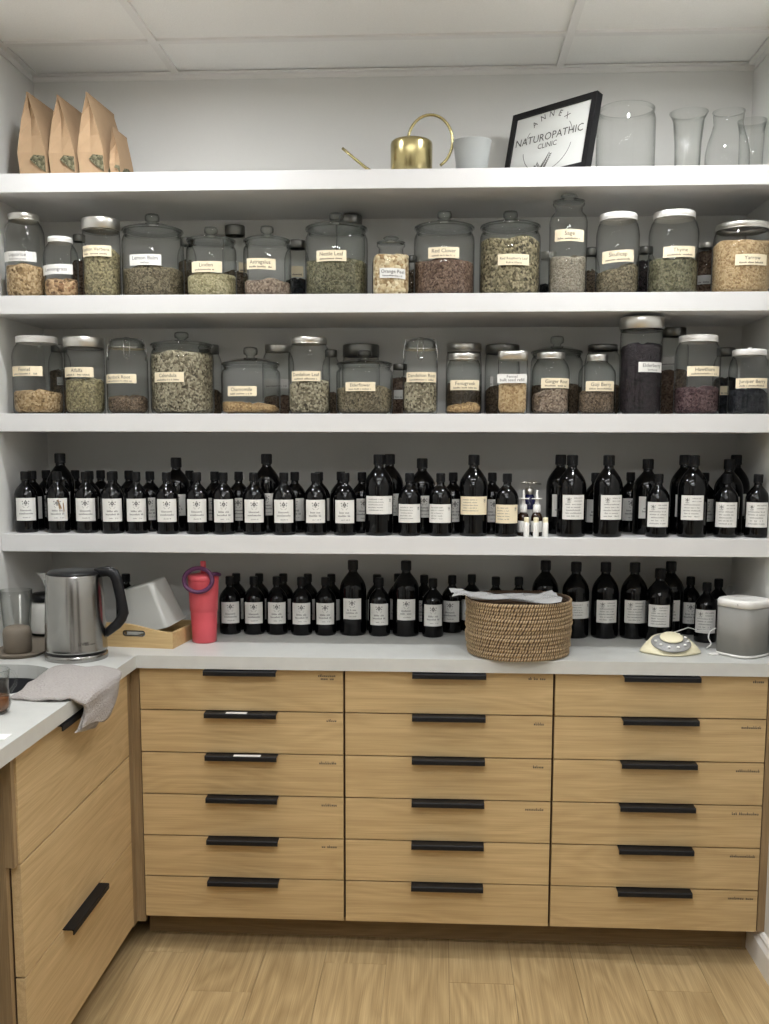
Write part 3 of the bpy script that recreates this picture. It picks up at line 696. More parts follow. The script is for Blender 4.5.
def LMget(tp, style, colr):
    k = (tp, style, colr)
    if k not in LM:
        r = BT[tp][0]
        spec = {('s','crest'): (.0315,.037,.105), ('s','wide'): (.0385,.040,.094), ('s','table'): (.034,.031,.103),
                ('t','wide'): (.046,.064,.117), ('t','crest'): (.030,.054,.120), ('t','table'): (.034,.052,.123), ('m','table'): (.034,.050,.118), ('m','wide'): (.046,.06,.11), ('m','crest'): (.03,.05,.115)}[(tp, style)]
        hw = spec[0]; 
        LM[k] = label_meshes(r, hw, spec[1], spec[2], style, colr)
    return LM[k]
def bottle(u, base, Y, tp, label, group, style='crest', lu=None, colr='paper', dz=0):
    r = BT[tp][0]; X = at(u, 500 if base > 1 else 600, Y=Y).x; m = mpp(X, Y, base)
    a = view_angle(X, Y); th = math.asin(max(-.9, min(.9, ((lu if lu is not None else u)-u)*m/r)))
    t = thing('bottle', label, 'bottle', (X, Y, base), a+th, group)
    link('glass_body', BM[tp][0], t); link('cap', BM[tp][1], t)
    lm, pr_ = LMget(tp, style, colr)
    l = link('paper_label', lm, t); link('print', pr_[int(u) % 3], l)
    return t
ORD = ['first','second','third','fourth','fifth','sixth','seventh','eighth','ninth','tenth','eleventh','twelfth','thirteenth','fourteenth','fifteenth','sixteenth','seventeenth','eighteenth','nineteenth','twentieth','twenty-first','twenty-second','twenty-third','twenty-fourth','twenty-fifth','twenty-sixth','twenty-seventh','twenty-eighth','twenty-ninth','thirtieth']
size = {'s': 'small', 't': 'tall', 'm': 'tall'}; look = {'crest': 'square crested label', 'wide': 'wide wrap label', 'table': 'square lined label'}
def stain(t):
    lab_ = [o for o in t.children if o.name.startswith('paper_label')][0]; mb = MB()
    for pts in ([(.000,.062),(.004,.064),(.012,.040),(.022,.012),(.026,.006),(.018,.008),(.006,.034)], [(.016,.052),(.019,.054),(.021,.030),(.018,.020)]):
        wrap(mb, pts, [tuple(range(len(pts)))], .0345, 0, .038, .0009)
    mb.build('brown_stain', 'stain', lab_)
    mb = MB(); pts = [(.004,.002),(.028,.002),(.028,.056),(.018,.060),(.010,.040)]; wrap(mb, pts, [tuple(range(5))], .0345, 0, .038, .0008); mb.build('yellowed_area', 'cream', lab_)
def row(lst, base, grp, shelfname, rowname):
    for k, e in enumerate(lst):
        u, Y, tp, style, lu = e[:5]; colr = e[5] if len(e) > 5 else 'paper'; extra = e[6] if len(e) > 6 else None
        if rowname == 'front':
            lab = f"{size[tp]} black bottle, {look[style]}, {ORD[k]} from left in {shelfname} front row"
        else:
            lab = f"{size[tp]} black bottle, {ORD[k]} from left in the back row {shelfname}"
        bt_ = bottle(u, base, Y, tp, extra or lab, grp, style, lu, colr)
        if extra and 'stain' in extra: stain(bt_)
f4 = [(26,.176,'s','crest',25.5),(58,.172,'s','crest',57,'paper','small black bottle whose label has a yellow brown stain'),(86,.172,'s','crest',85),(112,.160,'s','crest',112),(136.5,.166,'s','crest',136),(167,.158,'s','crest',166.5),
 (197,.158,'s','crest',196.5),(223.5,.156,'s','crest',223.5),(254,.156,'s','crest',254),(284,.152,'s','crest',283.5),(315.5,.155,'s','crest',315.5),(345,.153,'s','crest',344.5),
 (379,.163,'t','wide',379.5),(409.5,.153,'s','wide',409.5),(440.5,.153,'s','wide',440),(473.5,.163,'t','wide',474,'cream','tall black bottle with wide cream label in the lower shelf front row'),(507,.150,'s','wide',506.5,'cream','small black bottle with cream label beside the small white vials'),
 (571.5,.165,'t','table',574),(608,.165,'t','table',612.5),(658,.163,'s','table',658.5),(692.5,.170,'t','table',692.5),(726.5,.170,'s','table',727),(757.5,.172,'s','table',757.5)]
row(f4, S4, 'front row of black bottles on the lowest shelf', 'lowest shelf', 'front')
r4 = [(33,'s'),(47,'s'),(61.5,'t'),(76,'s'),(90,'s'),(101.5,'s'),(114,'s'),(129.5,'s'),(150.5,'s'),(177,'m'),(190,'s'),(215,'s'),(239,'s'),(267,'t'),(295,'s'),(319,'s'),(341,'s'),(362,'s'),(389.5,'t'),(422,'m'),(453,'s'),(492,'s'),(560,'t'),(595,'s'),(630,'s'),(647,'m'),(683.5,'t'),(704,'s'),(728,'m'),(743,'t')]
ys_ = []; last = {}
for k, (u, tp) in enumerate(r4):
    Y = .31 if k % 2 else .245
    if tp != 's': Y = .30
    ys_.append(Y)
# resolve spacing: keep every hidden bottle clear of its neighbours, pushing it back a row where needed
placed = []
for e in f4: placed.append((at(e[0], 500, Y=e[1]).x, e[1], BT[e[2]][0]))
res4 = []
for (u, tp) in sorted(r4, key=lambda q: q[1] == 's'):
    r = BT[tp][0]
    best = None
    for st in range(60):
        for Y in (.235, .25, .27, .29, .31, .33, .35, .37, .39, .41, .425, .44):
            if Y+r > YB-.004: continue
            du = ((st+1)//2)*(1 if st % 2 else -1)*.6
            X = at(u+du, 500, Y=Y).x
            if X+r > XR-.003 or X-r < XL+.003: continue
            if all((X-a)**2+(Y-b_)**2 > (r+c_+.001)**2 for a, b_, c_ in placed): best = (u+du, Y, X); break
        if best: break
    if best: placed.append((best[2], best[1], r)); res4.append((best[0], best[1], tp))
res4.sort()
row([(u, Y, tp, 'crest', u+(2 if u > 300 else -1)) for u, Y, tp in res4], S4, 'back row of black bottles on the lowest shelf', 'on lowest shelf', 'back')

f5 = [(230,.335,'s','crest',230.2),(254,.335,'s','crest',253.5),(277,.338,'s','crest',276.5),(301.5,.330,'s','crest',301.3),(325.5,.333,'s','crest',325),(353,.345,'t','crest',352),(379.5,.333,'s','crest',379),(406,.340,'t','crest',406.3),(433,.325,'s','crest',433.3),(452,.405,'s','crest',450),
 (575.5,.345,'t','wide',579),(605,.345,'t','table',607.5),(634,.345,'t','table',635.5),(659.5,.292,'m','table',659.5),(706.5,.292,'s','table',706)]
row(f5, ZC, 'front row of black bottles on the counter', 'counter', 'front')
placed = [(at(e[0], 600, Y=e[1]).x, e[1], BT[e[2]][0]) for e in f5]
r5 = [(236.5,'s'),(259.5,'s'),(283.5,'s'),(308,'s'),(331.5,'s'),(377,'s'),(398,'s'),(424,'s'),(471.5,'s'),(495.5,'s'),(518.5,'s'),(545,'t'),(670,'t'),(690,'s'),(718,'s')]
res5 = []
for (u, tp) in sorted(r5, key=lambda q: q[1] == 's'):
    r = BT[tp][0]; best = None
    for st in range(60):
        for Y in ((.38, .40) if u > 430 else ()) + (.41, .425, .435, .45, .36, .34):
            if Y+r > YB-.004: continue
            du = ((st+1)//2)*(1 if st % 2 else -1)*.6
            X = at(u+du, 600, Y=Y).x
            if all((X-a)**2+(Y-b_)**2 > (r+c_+.001)**2 for a, b_, c_ in placed): best = (u+du, Y, X); break
        if best: break
    if best: placed.append((best[2], best[1], r)); res5.append((best[0], best[1], tp))
res5.sort()
row([(u, Y, tp, 'crest', u-1 if u < 660 else u+1) for u, Y, tp in res5], ZC, 'back row of black bottles on the counter', 'on counter', 'back')

# small bottles and vials between the black bottles
t = thing('pump_bottle', 'dark blue pump bottle with silver pump head behind white droppers', 'bottle', (at(529.5,500,Y=.222).x, .222, S4), .3)
MB().lathe([(0,0),(.022,0),(.024,.004),(.024,.085),(.018,.108),(.0115,.118),(.0115,.122)], 24).build('glass_body', 'cobalt', t)
MB().lathe([(.012,.12),(.013,.121),(.013,.138),(.006,.140),(.004,.141),(.004,.15),(.010,.151),(.010,.156),(0,.157)], 20).tube([(0,0,.153),(.014,-.003,.154),(.034,-.006,.150)], [.005,.004,.003], 8).tube([(0,0,.153),(-.014,.002,.155),(-.026,.003,.153)], [.005,.004,.002], 8).build('pump_head', 'silver', t)
MB().lathe([(.0244,.03),(.0246,.0305),(.0246,.075),(.0244,.0755)], 24).build('paper_label', 'greypaper', t)
for u, Y, d in ((523.5,.166,'beside the cream-labelled small bottle'), (537,.164,'between the white vials and tall bottle')):
    t = thing('nasal_spray_bottle', 'amber spray bottle with pointed white nozzle, '+d, 'bottle', (at(u,500,Y=Y).x, Y, S4), 0, 'white-tipped spray bottles')
    MB().lathe([(0,0),(.016,0),(.017,.003),(.017,.054),(.014,.064),(.008,.070),(.008,.074)], 20).build('glass_body', 'amber', t)
    MB().lathe([(.0108,.070),(.0112,.071),(.0105,.092),(.006,.094),(.0045,.112),(.0030,.132),(.002,.135),(0,.136)], 20).build('nozzle', 'white', t)
    MB().lathe([(.006,.1085),(.0155,.109),(.0155,.111),(.005,.1115)], 20).build('finger_flange', 'white', t)
    MB().lathe([(.0173,.012),(.0175,.0125),(.0175,.044),(.0173,.0445)], 20).build('paper_label', 'paper', t)
for u, d in ((527,'nearest the cream-labelled bottle'), (536.5,'middle of the three'), (546,'nearest the tall bottles')):
    Y = .130; t = thing('vial', 'tiny white vial with beige cap, '+d, 'vial', (at(u,500,Y=Y).x, Y, S4), 0, 'small white vials on the lowest shelf')
    MB().lathe([(0,0),(.0078,0),(.0085,.001),(.0085,.040),(.007,.043),(.005,.044)], 20).build('body', 'white', t)
    MB().lathe([(.0072,.0425),(.0074,.043),(.0074,.055),(.0065,.057),(0,.057)], 20).build('cap', 'creamp', t)

# ================================================================== TOP SHELF
def bag(x, y, wd, dp, h, label, peak, small=False, lean=0):
    t = thing('paper_bag', label, 'bag', (x, y, S1), rad(-4), 'kraft paper bags on the top shelf')
    hw = wd/2
    # rings of the pouch, each (x, y) loop of eight points, gussets creased inwards on the two narrow sides
    def ring(z, w_, g, d0, d1):
        return [(-w_,d0,z),(0,d0+g,z),(w_,d0,z),(w_*1.03,(d0+d1)/2,z),(w_,d1,z),(0,d1-g,z),(-w_,d1,z),(-w_*1.03,(d0+d1)/2,z)]
    rings = [ring(0, hw*.90, .002, .004, dp-.004), ring(.010, hw, .003, 0, dp), ring(h*.30, hw*1.02, .004, -.003, dp), ring(h*.50, hw*.80, .010, 0, dp*1.0), ring(h*.70, hw*.50, .018, 0, dp*1.01), ring(h*.88, hw*.18, .016, peak*.3, dp*1.03), ring(h*.95, hw*.06, .010, peak*.5, dp*1.04), ring(h*1.0, hw*.04, .004, peak*.5, dp*1.05)]
    # top edge falls away towards the back
    vs = []; 
    for k, rg in enumerate(rings):
        for q in rg: vs.append((q[0]+lean*q[2], q[1], q[2]))
    n = 8; fs = [tuple(range(n-1, -1, -1))]
    for k in range(len(rings)-1):
        for i in range(n): fs.append((k*n+i, k*n+(i+1) % n, (k+1)*n+(i+1) % n, (k+1)*n+i))
    fs.append(tuple((len(rings)-1)*n+i for i in range(n)))
    MB().add(vs, fs).build('paper_body', 'kraft', t)
    # clear window low on the broad side showing green herb
    wv = []; x1 = hw*1.045+.0012
    m = 10; pts = [(dp*.12,.022),(dp*.30,.062*h/.24),(dp*.55,.070*h/.24),(dp*.86,.060*h/.24),(dp*.92,.018),(dp*.5,.012)]
    zc = lambda z: lean*z
    MB().add([(x1+zc(z)-(0 if z > .04 else .001), y_, z) for y_, z in pts]+[(x1-.004+zc(z), y_, z) for y_, z in pts], [tuple(range(6)), tuple(range(11,5,-1))]+[(i, i+6, (i+1) % 6+6, (i+1) % 6) for i in range(6)]).build('window', 'herb_leaf', t)
    fr = [( -hw*.1, .0), (hw*.8, .0)]
    pw2 = [(-hw*.12,.052*h/.24),(hw*.2,.064*h/.24),(hw*.97,.060*h/.24),(hw*.96,.016),(hw*.45,.030)]
    MB().add([(a+zc(z), -.0052+(.0 if z > .03 else .001), z) for a, z in pw2]+[(a+zc(z), -.002, z) for a, z in pw2], [tuple(range(4,-1,-1)), tuple(range(5,10))]+[(i, (i+1) % 5, (i+1) % 5+5, i+5) for i in range(5)]).build('window', 'herb_leaf', t)
    return t
for k, (ul, ur, vt, d) in enumerate(((18,50,92,'leaning nearest the wall'), (49,79,95,'second from the wall'), (78,108,92,'third from the wall, beside the small one'))):
    a = at(ul, 165, Y=.16).x; b2 = at(ur, 165, Y=.16).x; z = at(ul+4, vt, Y=.17).z-S1
    bag((a+b2)/2-.002, .16, (b2-a)*.86, .20, z, 'tall brown kraft bag with herb window, '+d, .01, lean=-.06)
a = at(107,165,Y=.18).x; bag(a+.026, .18, .030, .11, at(112,127,Y=.19).z-S1, 'smallest brown kraft paper bag, standing at the end of the bags', .005, lean=-.06)

# brass watering can
cx_, cy_ = .210, .21
t = thing('watering_can', 'brass watering can with big loop handle and long thin spout', 'watering can', (cx_, cy_, S1))
MB().lathe([(0,0),(.055,0),(.060,.004),(.0605,.092),(.059,.099),(.054,.103),(.036,.105),(.034,.105),(.034,.101),(0,.099)], 40).build('body', 'brass', t)
pts = []
for k in range(29):
    g = rad(205-(k/28)*268); pts.append((.054+.064*cos(g), -.005, .100+.074*sin(g)))
MB().tube(pts, .0042, 10).build('handle', 'brass', t)
MB().tube([(-.055,0,.016),(-.10,-.002,.010),(-.132,-.004,.030),(-.165,-.006,.056),(-.200,-.008,.085)], [.008,.006,.0048,.0042,.004], 10).build('spout', 'brass', t)
# frosted cup
p_ = at(472,155,Y=.20); t = thing('frosted_cup', 'small frosted white glass cup beside the watering can', 'cup', (p_.x, .20, S1))
MB().lathe([(0,0),(.040,0),(.043,.003),(.048,.05),(.055,.093),(.0565,.096),(.053,.096),(.046,.05),(.040,.008),(0,.006)], 32).build('body', plain('frosted_glass', (.46,.48,.465,1), .35, **{'Transmission Weight': .25}), t)
# framed clinic sign, turned and leaning back
psi, lam, W_, H_ = .76, .227, .305, .220
fo = Vector((.480, .345, S1+.0065))
ax = Vector((cos(psi), -sin(psi), 0)); nn = Vector((-sin(psi), -cos(psi), 0)); hh = Vector((0,0,cos(lam))) - nn*sin(lam); no = ax.cross(hh)*-1
fn = hh.cross(ax)*-1    # outward normal
if fn.dot(CAM-fo) < 0: fn = -fn
Mf = Matrix(((ax.x, hh.x, fn.x, fo.x), (ax.y, hh.y, fn.y, fo.y), (ax.z, hh.z, fn.z, fo.z), (0,0,0,1)))
t = thing('framed_sign', 'black framed clinic sign with round leafy logo, propped at an angle', 'sign')
t.matrix_world = Mf @ Matrix.Translation((0, 0, .0))
bw = .017
o = MB().prism([(0,0),(W_,0),(W_,H_),(0,H_)], -.022, .004, 'z', [[(bw,bw),(W_-bw,bw),(W_-bw,H_-bw),(bw,H_-bw)]]).build('frame', 'black', t, fix=True)
pn = MB().box(bw+.0002, W_-bw-.0002, bw+.0002, H_-bw-.0002, -.012, -.002).build('sign_sheet', 'sign', t)
MB().box(W_*.5-.03, W_*.5+.03, .0, H_*.7, -.030, -.0225).build('easel_back', 'black', t)
tx = MB(); zt_ = -.0014
def flat(v, f): tx.add([(a, b, zt_) for a, b in v], f)
mx_, my_ = W_*.485, H_*.47
v_, f_ = fit_text('NATUROPATHIC', W_*.80, .028, mx_, my_+.012); flat(v_, f_)
v_, f_ = fit_text('CLINIC', W_*.26, .016, mx_, my_-.011); flat(v_, f_)
Rl = .088
for ch, g in zip('ANNEX', (128, 109, 90, 71, 53)):
    v0, f0 = fit_text(ch, .024, .018, 0, 0); q = rad(g); rr = rad(g-90)
    flat([(mx_+(Rl)*cos(q)+a*cos(rr)-b2*sin(rr), my_+(Rl)*sin(q)*.92+a*sin(rr)+b2*cos(rr)) for a, b2 in v0], f0)
def arc(g0, g1, n=16):
    vs = []; fs = []
    for k in range(n+1):
        q = rad(g0+(g1-g0)*k/n)
        for R_ in (Rl-.0009, Rl+.0009): vs.append((mx_+R_*cos(q), my_+R_*sin(q)*.95))
    for k in range(n): fs.append((2*k, 2*k+1, 2*k+3, 2*k+2))
    flat(vs, fs)
arc(145, 168, 8); arc(38, 14, 8); arc(190, 262); arc(278, 350)
for k in range(9):   # sprig of leaves
    q = rad(62); s_ = k*.0068; bx, by = mx_-.012+s_*cos(q), my_-.085+s_*sin(q)
    for sg in (-1, 1):
        g = q+sg*rad(38); l_ = .018-.0009*k
        flat([(bx, by), (bx+l_*.55*cos(g+.28), by+l_*.55*sin(g+.28)), (bx+l_*cos(g), by+l_*sin(g)), (bx+l_*.55*cos(g-.28), by+l_*.55*sin(g-.28))], [(0,3,2,1)])
for k in range(4):
    q = rad(128); s_ = k*.008; bx, by = mx_-.012+s_*cos(q), my_-.082+s_*sin(q)
    for sg in (-1, 1):
        g = q+sg*rad(40); l_ = .014
        flat([(bx, by), (bx+l_*.5*cos(g+.35), by+l_*.5*sin(g+.35)), (bx+l_*cos(g), by+l_*sin(g)), (bx+l_*.5*cos(g-.35), by+l_*.5*sin(g-.35))], [(0,3,2,1)])
tx.build('print', 'ink', pn)
# clear glassware
Y_ = .26; p_ = at(626.5,111,Y=Y_); r_ = 29*mpp(p_.x, Y_, 2.4); hz = at(626.5,109,Y=Y_).z-S1
t = thing('glass_jar', 'wide open clear glass jar without lid beside the sign', 'jar', (p_.x, Y_, S1))
MB().lathe([(0,.004),(r_*.85,.004),(r_*.95,.0),(r_,.012),(r_,hz-.035),(r_*.97,hz-.022),(r_*.92,hz-.012),(r_*.96,hz-.008),(r_*.96,hz-.002),(r_*.93,hz),(r_*.90,hz-.003),(r_*.9,hz-.012)], 48).build('glass_body', 'clear', t)
Y_ = .25; p_ = at(689,113,Y=Y_); hz = p_.z-S1
t = thing('glass_vase', 'clear flared glass vase in the middle of the clear glassware', 'vase', (p_.x, Y_, S1))
MB().lathe([(0,.012),(.03,.012),(.036,.0),(.038,.003),(.036,.02),(.038,.10),(.044,hz-.02),(.055,hz),(.0535,hz),(.042,hz-.02),(.036,.10),(.034,.02)], 40).build('glass_body', 'clear', t)
p_ = at(729,112,Y=Y_); hz = p_.z-S1
t = thing('glass_carafe', 'clear round-shouldered glass carafe with rolled rim near the wall', 'carafe', (p_.x, Y_, S1))
MB().lathe([(0,.004),(.05,.004),(.058,.0),(.063,.01),(.062,.07),(.056,.10),(.046,.13),(.041,.15),(.044,hz-.004),(.0465,hz),(.043,hz+.001),(.041,hz-.005)], 40).build('glass_body', 'clear', t)
t = thing('glass_vase', 'clear tall glass cylinder standing in the corner by the wall', 'vase', (at(757,130,Y=.30).x-.006, .33, S1))
MB().lathe([(0,.006),(.03,.006),(.034,0),(.036,.004),(.034,.05),(.036,.15),(.042,.182),(.041,.182),(.034,.15)], 36).build('glass_body', 'clear', t)

# ================================================================== COUNTER OBJECTS
# woven basket
bx, by, br, bh = at(518,640,Y=.085).x, .088, .147, .160
t = thing('woven_basket', 'round coiled straw basket with paler stitching, overhanging the counter edge', 'basket', (bx, by, ZC))
rows = 15; ch = bh/rows; RB = random.Random(5)
rads = [br*(.955+.05*sin(pi*min(1, (k+1)/9)*.5)+.012*(RB.random()-.5)) for k in range(rows)]
cz_ = [ch*(k+.5)+.003 for k in range(rows)]
cen = [((RB.random()-.5)*.003, (RB.random()-.5)*.003) for k in range(rows)]
st = MB()
for k in range(rows):
    pts = [(cen[k][0]+rads[k]*sin(2*pi*i/64), cen[k][1]-rads[k]*cos(2*pi*i/64), cz_[k]+.0012*sin(2*pi*i/64*3+k)) for i in range(64)]
    MB().tube(pts, ch*.53, 8, closed=True).build('coil', 'straw2', t)
    ns = 116; ro = ch*.60
    for i in range(ns):
        a = 2*pi*(i+.5*(k % 2)+.3*RB.random())/ns
        q = Vector((sin(a), -cos(a), 0)); tg = Vector((cos(a), sin(a), 0)); up = Vector((0,0,1))
        c0 = Vector((cen[k][0], cen[k][1], cz_[k]+.0012*sin(a*3+k)))+q*rads[k]
        hw = pi*rads[k]/ns*.62; sl_ = .003
        vs = []
        for ga, tw in ((-1.25, -1), (-.5, -.4), (.5, .4), (1.25, 1)):
            base_ = c0+q*(ro*cos(ga)*.98)+up*(ro*sin(ga)*.92)+tg*(tw*sl_)
            vs += [base_-tg*hw, base_+q*.0009*cos(ga)+up*.0009*sin(ga), base_+tg*hw]
        fs = []
        for j in range(3): fs += [(3*j, 3*j+1, 3*j+4, 3*j+3), (3*j+1, 3*j+2, 3*j+5, 3*j+4)]
        st.add(vs, fs, True)
o = st.build('stitching', 'straw1', t); o['kind'] = 'stuff'
MB().lathe([(0,.004),(br*.94,.004),(br*.94,.010),(0,.010)], 48).build('bottom', 'straw2', t)
# thin plastic pouch lying over the rim
mb = MB(); NX, NY = 26, 10; RP = random.Random(2)
def pz(u_, v_):
    return (bh+.0055)+.006*sin(5*u_+2*v_)*.6+.004*sin(13*u_+7*v_)+.003*sin(21*v_+4*u_)+.012*max(0, u_-.55)+ (.006 if u_ < .12 else 0)
vs = []
for s_ in (0, 1):
    for i in range(NX+1):
        for j in range(NY+1):
            u_, v_ = i/NX, j/NY
            x = -.195+.30*u_+.01*sin(4*v_); yv = -.153+.160*v_*(1-.35*(1-u_))+.045*(1-u_)+.02*abs(u_-.6)
            vs.append((x, yv, pz(u_, v_)+.0035*s_*(1-abs(2*v_-1)**4)*(1-abs(2*u_-1)**6)+.0004*s_))
fs = []; K = (NX+1)*(NY+1)
for s_ in (0, 1):
    for i in range(NX):
        for j in range(NY):
            a = s_*K+i*(NY+1)+j; q = (a, a+NY+1, a+NY+2, a+1); fs.append(q if s_ else q[::-1])
mb.add(vs, fs, True)
tag(mb.build('plastic_pouch', 'bagplastic', loc=(bx, by, ZC+.006)), 'crumpled clear plastic pouch lying across the basket rim', 'pouch')

# kettle
kx, ky = -.727, -.062
t = thing('electric_kettle', 'brushed steel electric kettle with black lid and handle', 'kettle', (kx, ky, ZC), rad(4))
MB().lathe([(0,.0),(.086,.0),(.087,.003),(.087,.014),(.085,.017),(0,.017)], 48).build('power_base', 'steel', t)
MB().lathe([(0,.0172),(.083,.0172),(.083,.0235),(0,.0235)], 48).build('gap_ring', 'black', t)
body = MB().lathe([(0,.0237),(.0855,.0237),(.0862,.028),(.0855,.035),(.0835,.10),(.0795,.18),(.076,.236),(.0745,.240),(.071,.240),(0,.2395)], 64)
body.build('steel_body', 'steel', t)
MB().lathe([(0,.2402),(.073,.2402),(.0735,.244),(.068,.249),(.04,.252),(0,.253)], 48).build('lid', 'black', t)
mb = MB(); sv = []
for z, o_, w_ in ((.195,.0,.004),(.215,.006,.012),(.232,.014,.018),(.241,.024,.015)):
    sv += [(-.0745,-w_,z), (-.080-o_*.5,-w_*.75,z), (-.082-o_,0,z+.002*(o_ > .01)), (-.080-o_*.5,w_*.75,z), (-.0745,w_,z)]
mb.add(sv, [(k*5+i, k*5+i+1, k*5+i+6, k*5+i+5) for k in range(3) for i in range(4)]+[(15,16,17,18,19),(4,3,2,1,0)], True); mb.build('spout', 'steel', t)
hp = [(.060,0,.243),(.095,0,.247),(.112,0,.240),(.120,0,.222),(.126,0,.190),(.133,0,.150),(.136,0,.128),(.130,0,.112),(.118,0,.096),(.098,0,.080),(.083,0,.068)]
MB().tube(hp, [.011,.012,.013,.0125,.012,.012,.012,.0115,.011,.010,.009], 12, flat=1.25).build('handle', 'black', t)
tx = MB(); v_, f_ = fit_text('LIVIIS', .034, .0095, 0, 0); wrap(tx, v_, f_, .0858, rad(6)+.12, .048, .0014); v_, f_ = scribble(.018, .003, .0, .001, rnd); wrap(tx, v_, f_, .0858, rad(6)+.46, .048, .0014)
o = tx.build('brand_print', 'ink', t); o.rotation_euler.z = view_angle(kx, ky)-rad(4)

# tray with stone vessel, flared glass and white canister
t = thing('round_cornered_tray', 'dark taupe round-cornered tray in the corner behind the sink', 'tray', (0,0,ZC))
o1 = rrect(-.985, -.834, -.108, .315, .07)
mb = MB(); n = len(o1); cxm, cym = -.909, .1035
def sc_(L, d): return [(cxm+(a-cxm)*(1-d/.075), cym+(b-cym)*(1-d/.21)) for a, b in L]
lay = [(sc_(o1,.008),0),(o1,.010),(sc_(o1,.003),.011),(sc_(o1,.010),.006)]
vs = [(a,b,z) for L, z in lay for a,b in L]; fs = [tuple(range(n-1,-1,-1)), tuple(3*n+i for i in range(n))]
for k in range(3):
    for i in range(n): fs.append((k*n+i, k*n+(i+1) % n, (k+1)*n+(i+1) % n, (k+1)*n+i))
mb.add(vs, fs); mb.build('tray_body', 'taupe', t)
zt2 = ZC+.0065
p_ = at(17.5, 640, Y=-.025); t = thing('stone_vessel', 'squat taupe stone vessel with rounded shoulders on the tray', 'vessel', (p_.x, -.025, zt2))
MB().lathe([(0,0),(.036,0),(.039,.003),(.040,.055),(.038,.066),(.032,.073),(.024,.076),(.0,.077)], 36).build('body', 'taupe', t)
p_ = at(16, 610, Y=.075); t = thing('glass_tumbler', 'flared clear glass with a white rod behind the stone vessel', 'glass', (p_.x-.0, .078, zt2))
MB().lathe([(0,.006),(.030,.006),(.034,0),(.036,.004),(.044,.12),(.047,.165),(.046,.165),(.043,.12),(.034,.01)], 36).build('glass_body', 'clear', t)
tag(MB().tube([(0,0,.007),(.002,.0,.150)], .0030, 8).build('white_rod', 'white', loc=(p_.x+.010, .078, zt2)), 'thin white upright rod in the flared glass', 'stick')  # plain slim white rod for the upright line in the glass
p_ = at(45, 615, Y=.235); t = thing('canister', 'round white canister with black lid half hidden by the kettle', 'canister', (p_.x, .25, zt2))
MB().lathe([(0,0),(.046,0),(.050,.004),(.050,.008)], 36).build('base_ring', 'black', t)
MB().lathe([(0,.0082),(.0505,.0082),(.052,.012),(.053,.05),(.050,.085),(.044,.101),(.038,.106),(0,.107)], 36).build('body', 'white', t)
MB().lathe([(.043,.106),(.047,.107),(.047,.125),(.043,.130),(0,.131)], 36).build('lid', 'black', t)

# bamboo tray
t = thing('wooden_tray', 'pale bamboo tray with wavy front side and slotted handle', 'tray', (-.485, .070, ZC), rad(-7))
Wt, Dt = .235, .235
prof = [(-Wt,.0),(0,.0),(0,.048)]
for k in range(1, 17):
    g = k/16; prof.append((-Wt*g, .048+.024*(.5-.5*cos(pi*min(1, g*1.35)))*(1 if g < .74 else 1-.0)))
slot = [(-.088,.040)]; slot = rrect(-.155, -.088, .036, .050, .0069, 5)
MB().prism(prof[:2]+prof[2:], 0, .012, 'y', [slot]).build('front_side', 'bamboo', t, fix=True)
MB().prism(rrect(-.157, -.086, .034, .052, .0085, 5), -.0006, .003, 'y', [rrect(-.153, -.090, .038, .048, .0049, 5)]).build('handle_ring', 'steel', t, fix=True)
MB().box(-.012, 0, .0125, Dt-.0125, 0, .046).build('side', 'bamboo', t); MB().box(-Wt, -Wt+.012, .0125, Dt-.0125, 0, .046).build('side', 'bamboo', t)
MB().box(-Wt, 0, Dt-.012, Dt, 0, .046).build('back_side', 'bamboo', t); MB().box(-Wt+.0125, -.0125, .0125, Dt-.0125, .003, .010).build('bottom', 'bamboo', t)
# frosted tub tipped upside down in the tray
t = thing('plastic_tub', 'frosted white plastic tub tipped upside down in the bamboo tray', 'tub', (-.566, .185, ZC+.044), (rad(8), rad(-16), rad(-20)))
mb = MB(); A, B_, Hh = .078, .054, .140
lo = rrect(-A, A, -B_, B_, .012, 4); hi = rrect(-A*.86, A*.86, -B_*.84, B_*.84, .014, 4); n = len(lo)
rim = rrect(-A-.007, A+.007, -B_-.007, B_+.007, .014, 4)
vs = [(a,b,0) for a,b in rim]+[(a,b,.0035) for a,b in rim]+[(a,b,.004) for a,b in lo]+[(a,b,Hh-.006) for a,b in hi]+[(a*.96,b*.95,Hh) for a,b in hi]
fs = [tuple(4*n+i for i in range(n))]
for k in range(4):
    for i in range(n): fs.append((k*n+i, k*n+(i+1) % n, (k+1)*n+(i+1) % n, (k+1)*n+i))
mb.add(vs, fs, True); mb.build('tub_body', 'frost', t)
# pink tumbler
p_ = at(204, 610, Y=.19); t = thing('insulated_tumbler', 'coral pink insulated tumbler with straw', 'tumbler', (p_.x, .19, ZC))
MB().lathe([(0,0),(.034,0),(.037,.003),(.039,.05),(.0405,.095),(.0408,.0965),(.0425,.098),(.045,.160),(.0462,.190)], 40).build('cup_body', 'pink', t)
MB().lathe([(.0462,.1902),(.047,.191),(.047,.203),(.044,.208),(.020,.212),(0,.212)], 40).build('lid', 'pink', t)
MB().lathe([(0,.211),(.0085,.211),(.0085,.247),(.0075,.249),(0,.249)], 20).build('straw', 'pink', t)
cxr, czr = -.004, .197
pts = [(cxr+.044*cos(2*pi*k/40), -.050+.006*sin(2*pi*k/40), czr+.036*sin(2*pi*k/40)) for k in range(40)]
MB().tube(pts, .0058, 8, closed=True).tube([(q[0]*.86, q[1]-.001, czr+(q[2]-czr)*.86) for q in pts], .0022, 6, closed=True).build('carry_loop', 'purple', t)
MB().tube([(.036,-.046,.215),(.046,-.02,.213),(.05,.0,.208)], .006, 8).build('loop_joint', 'purple', t)
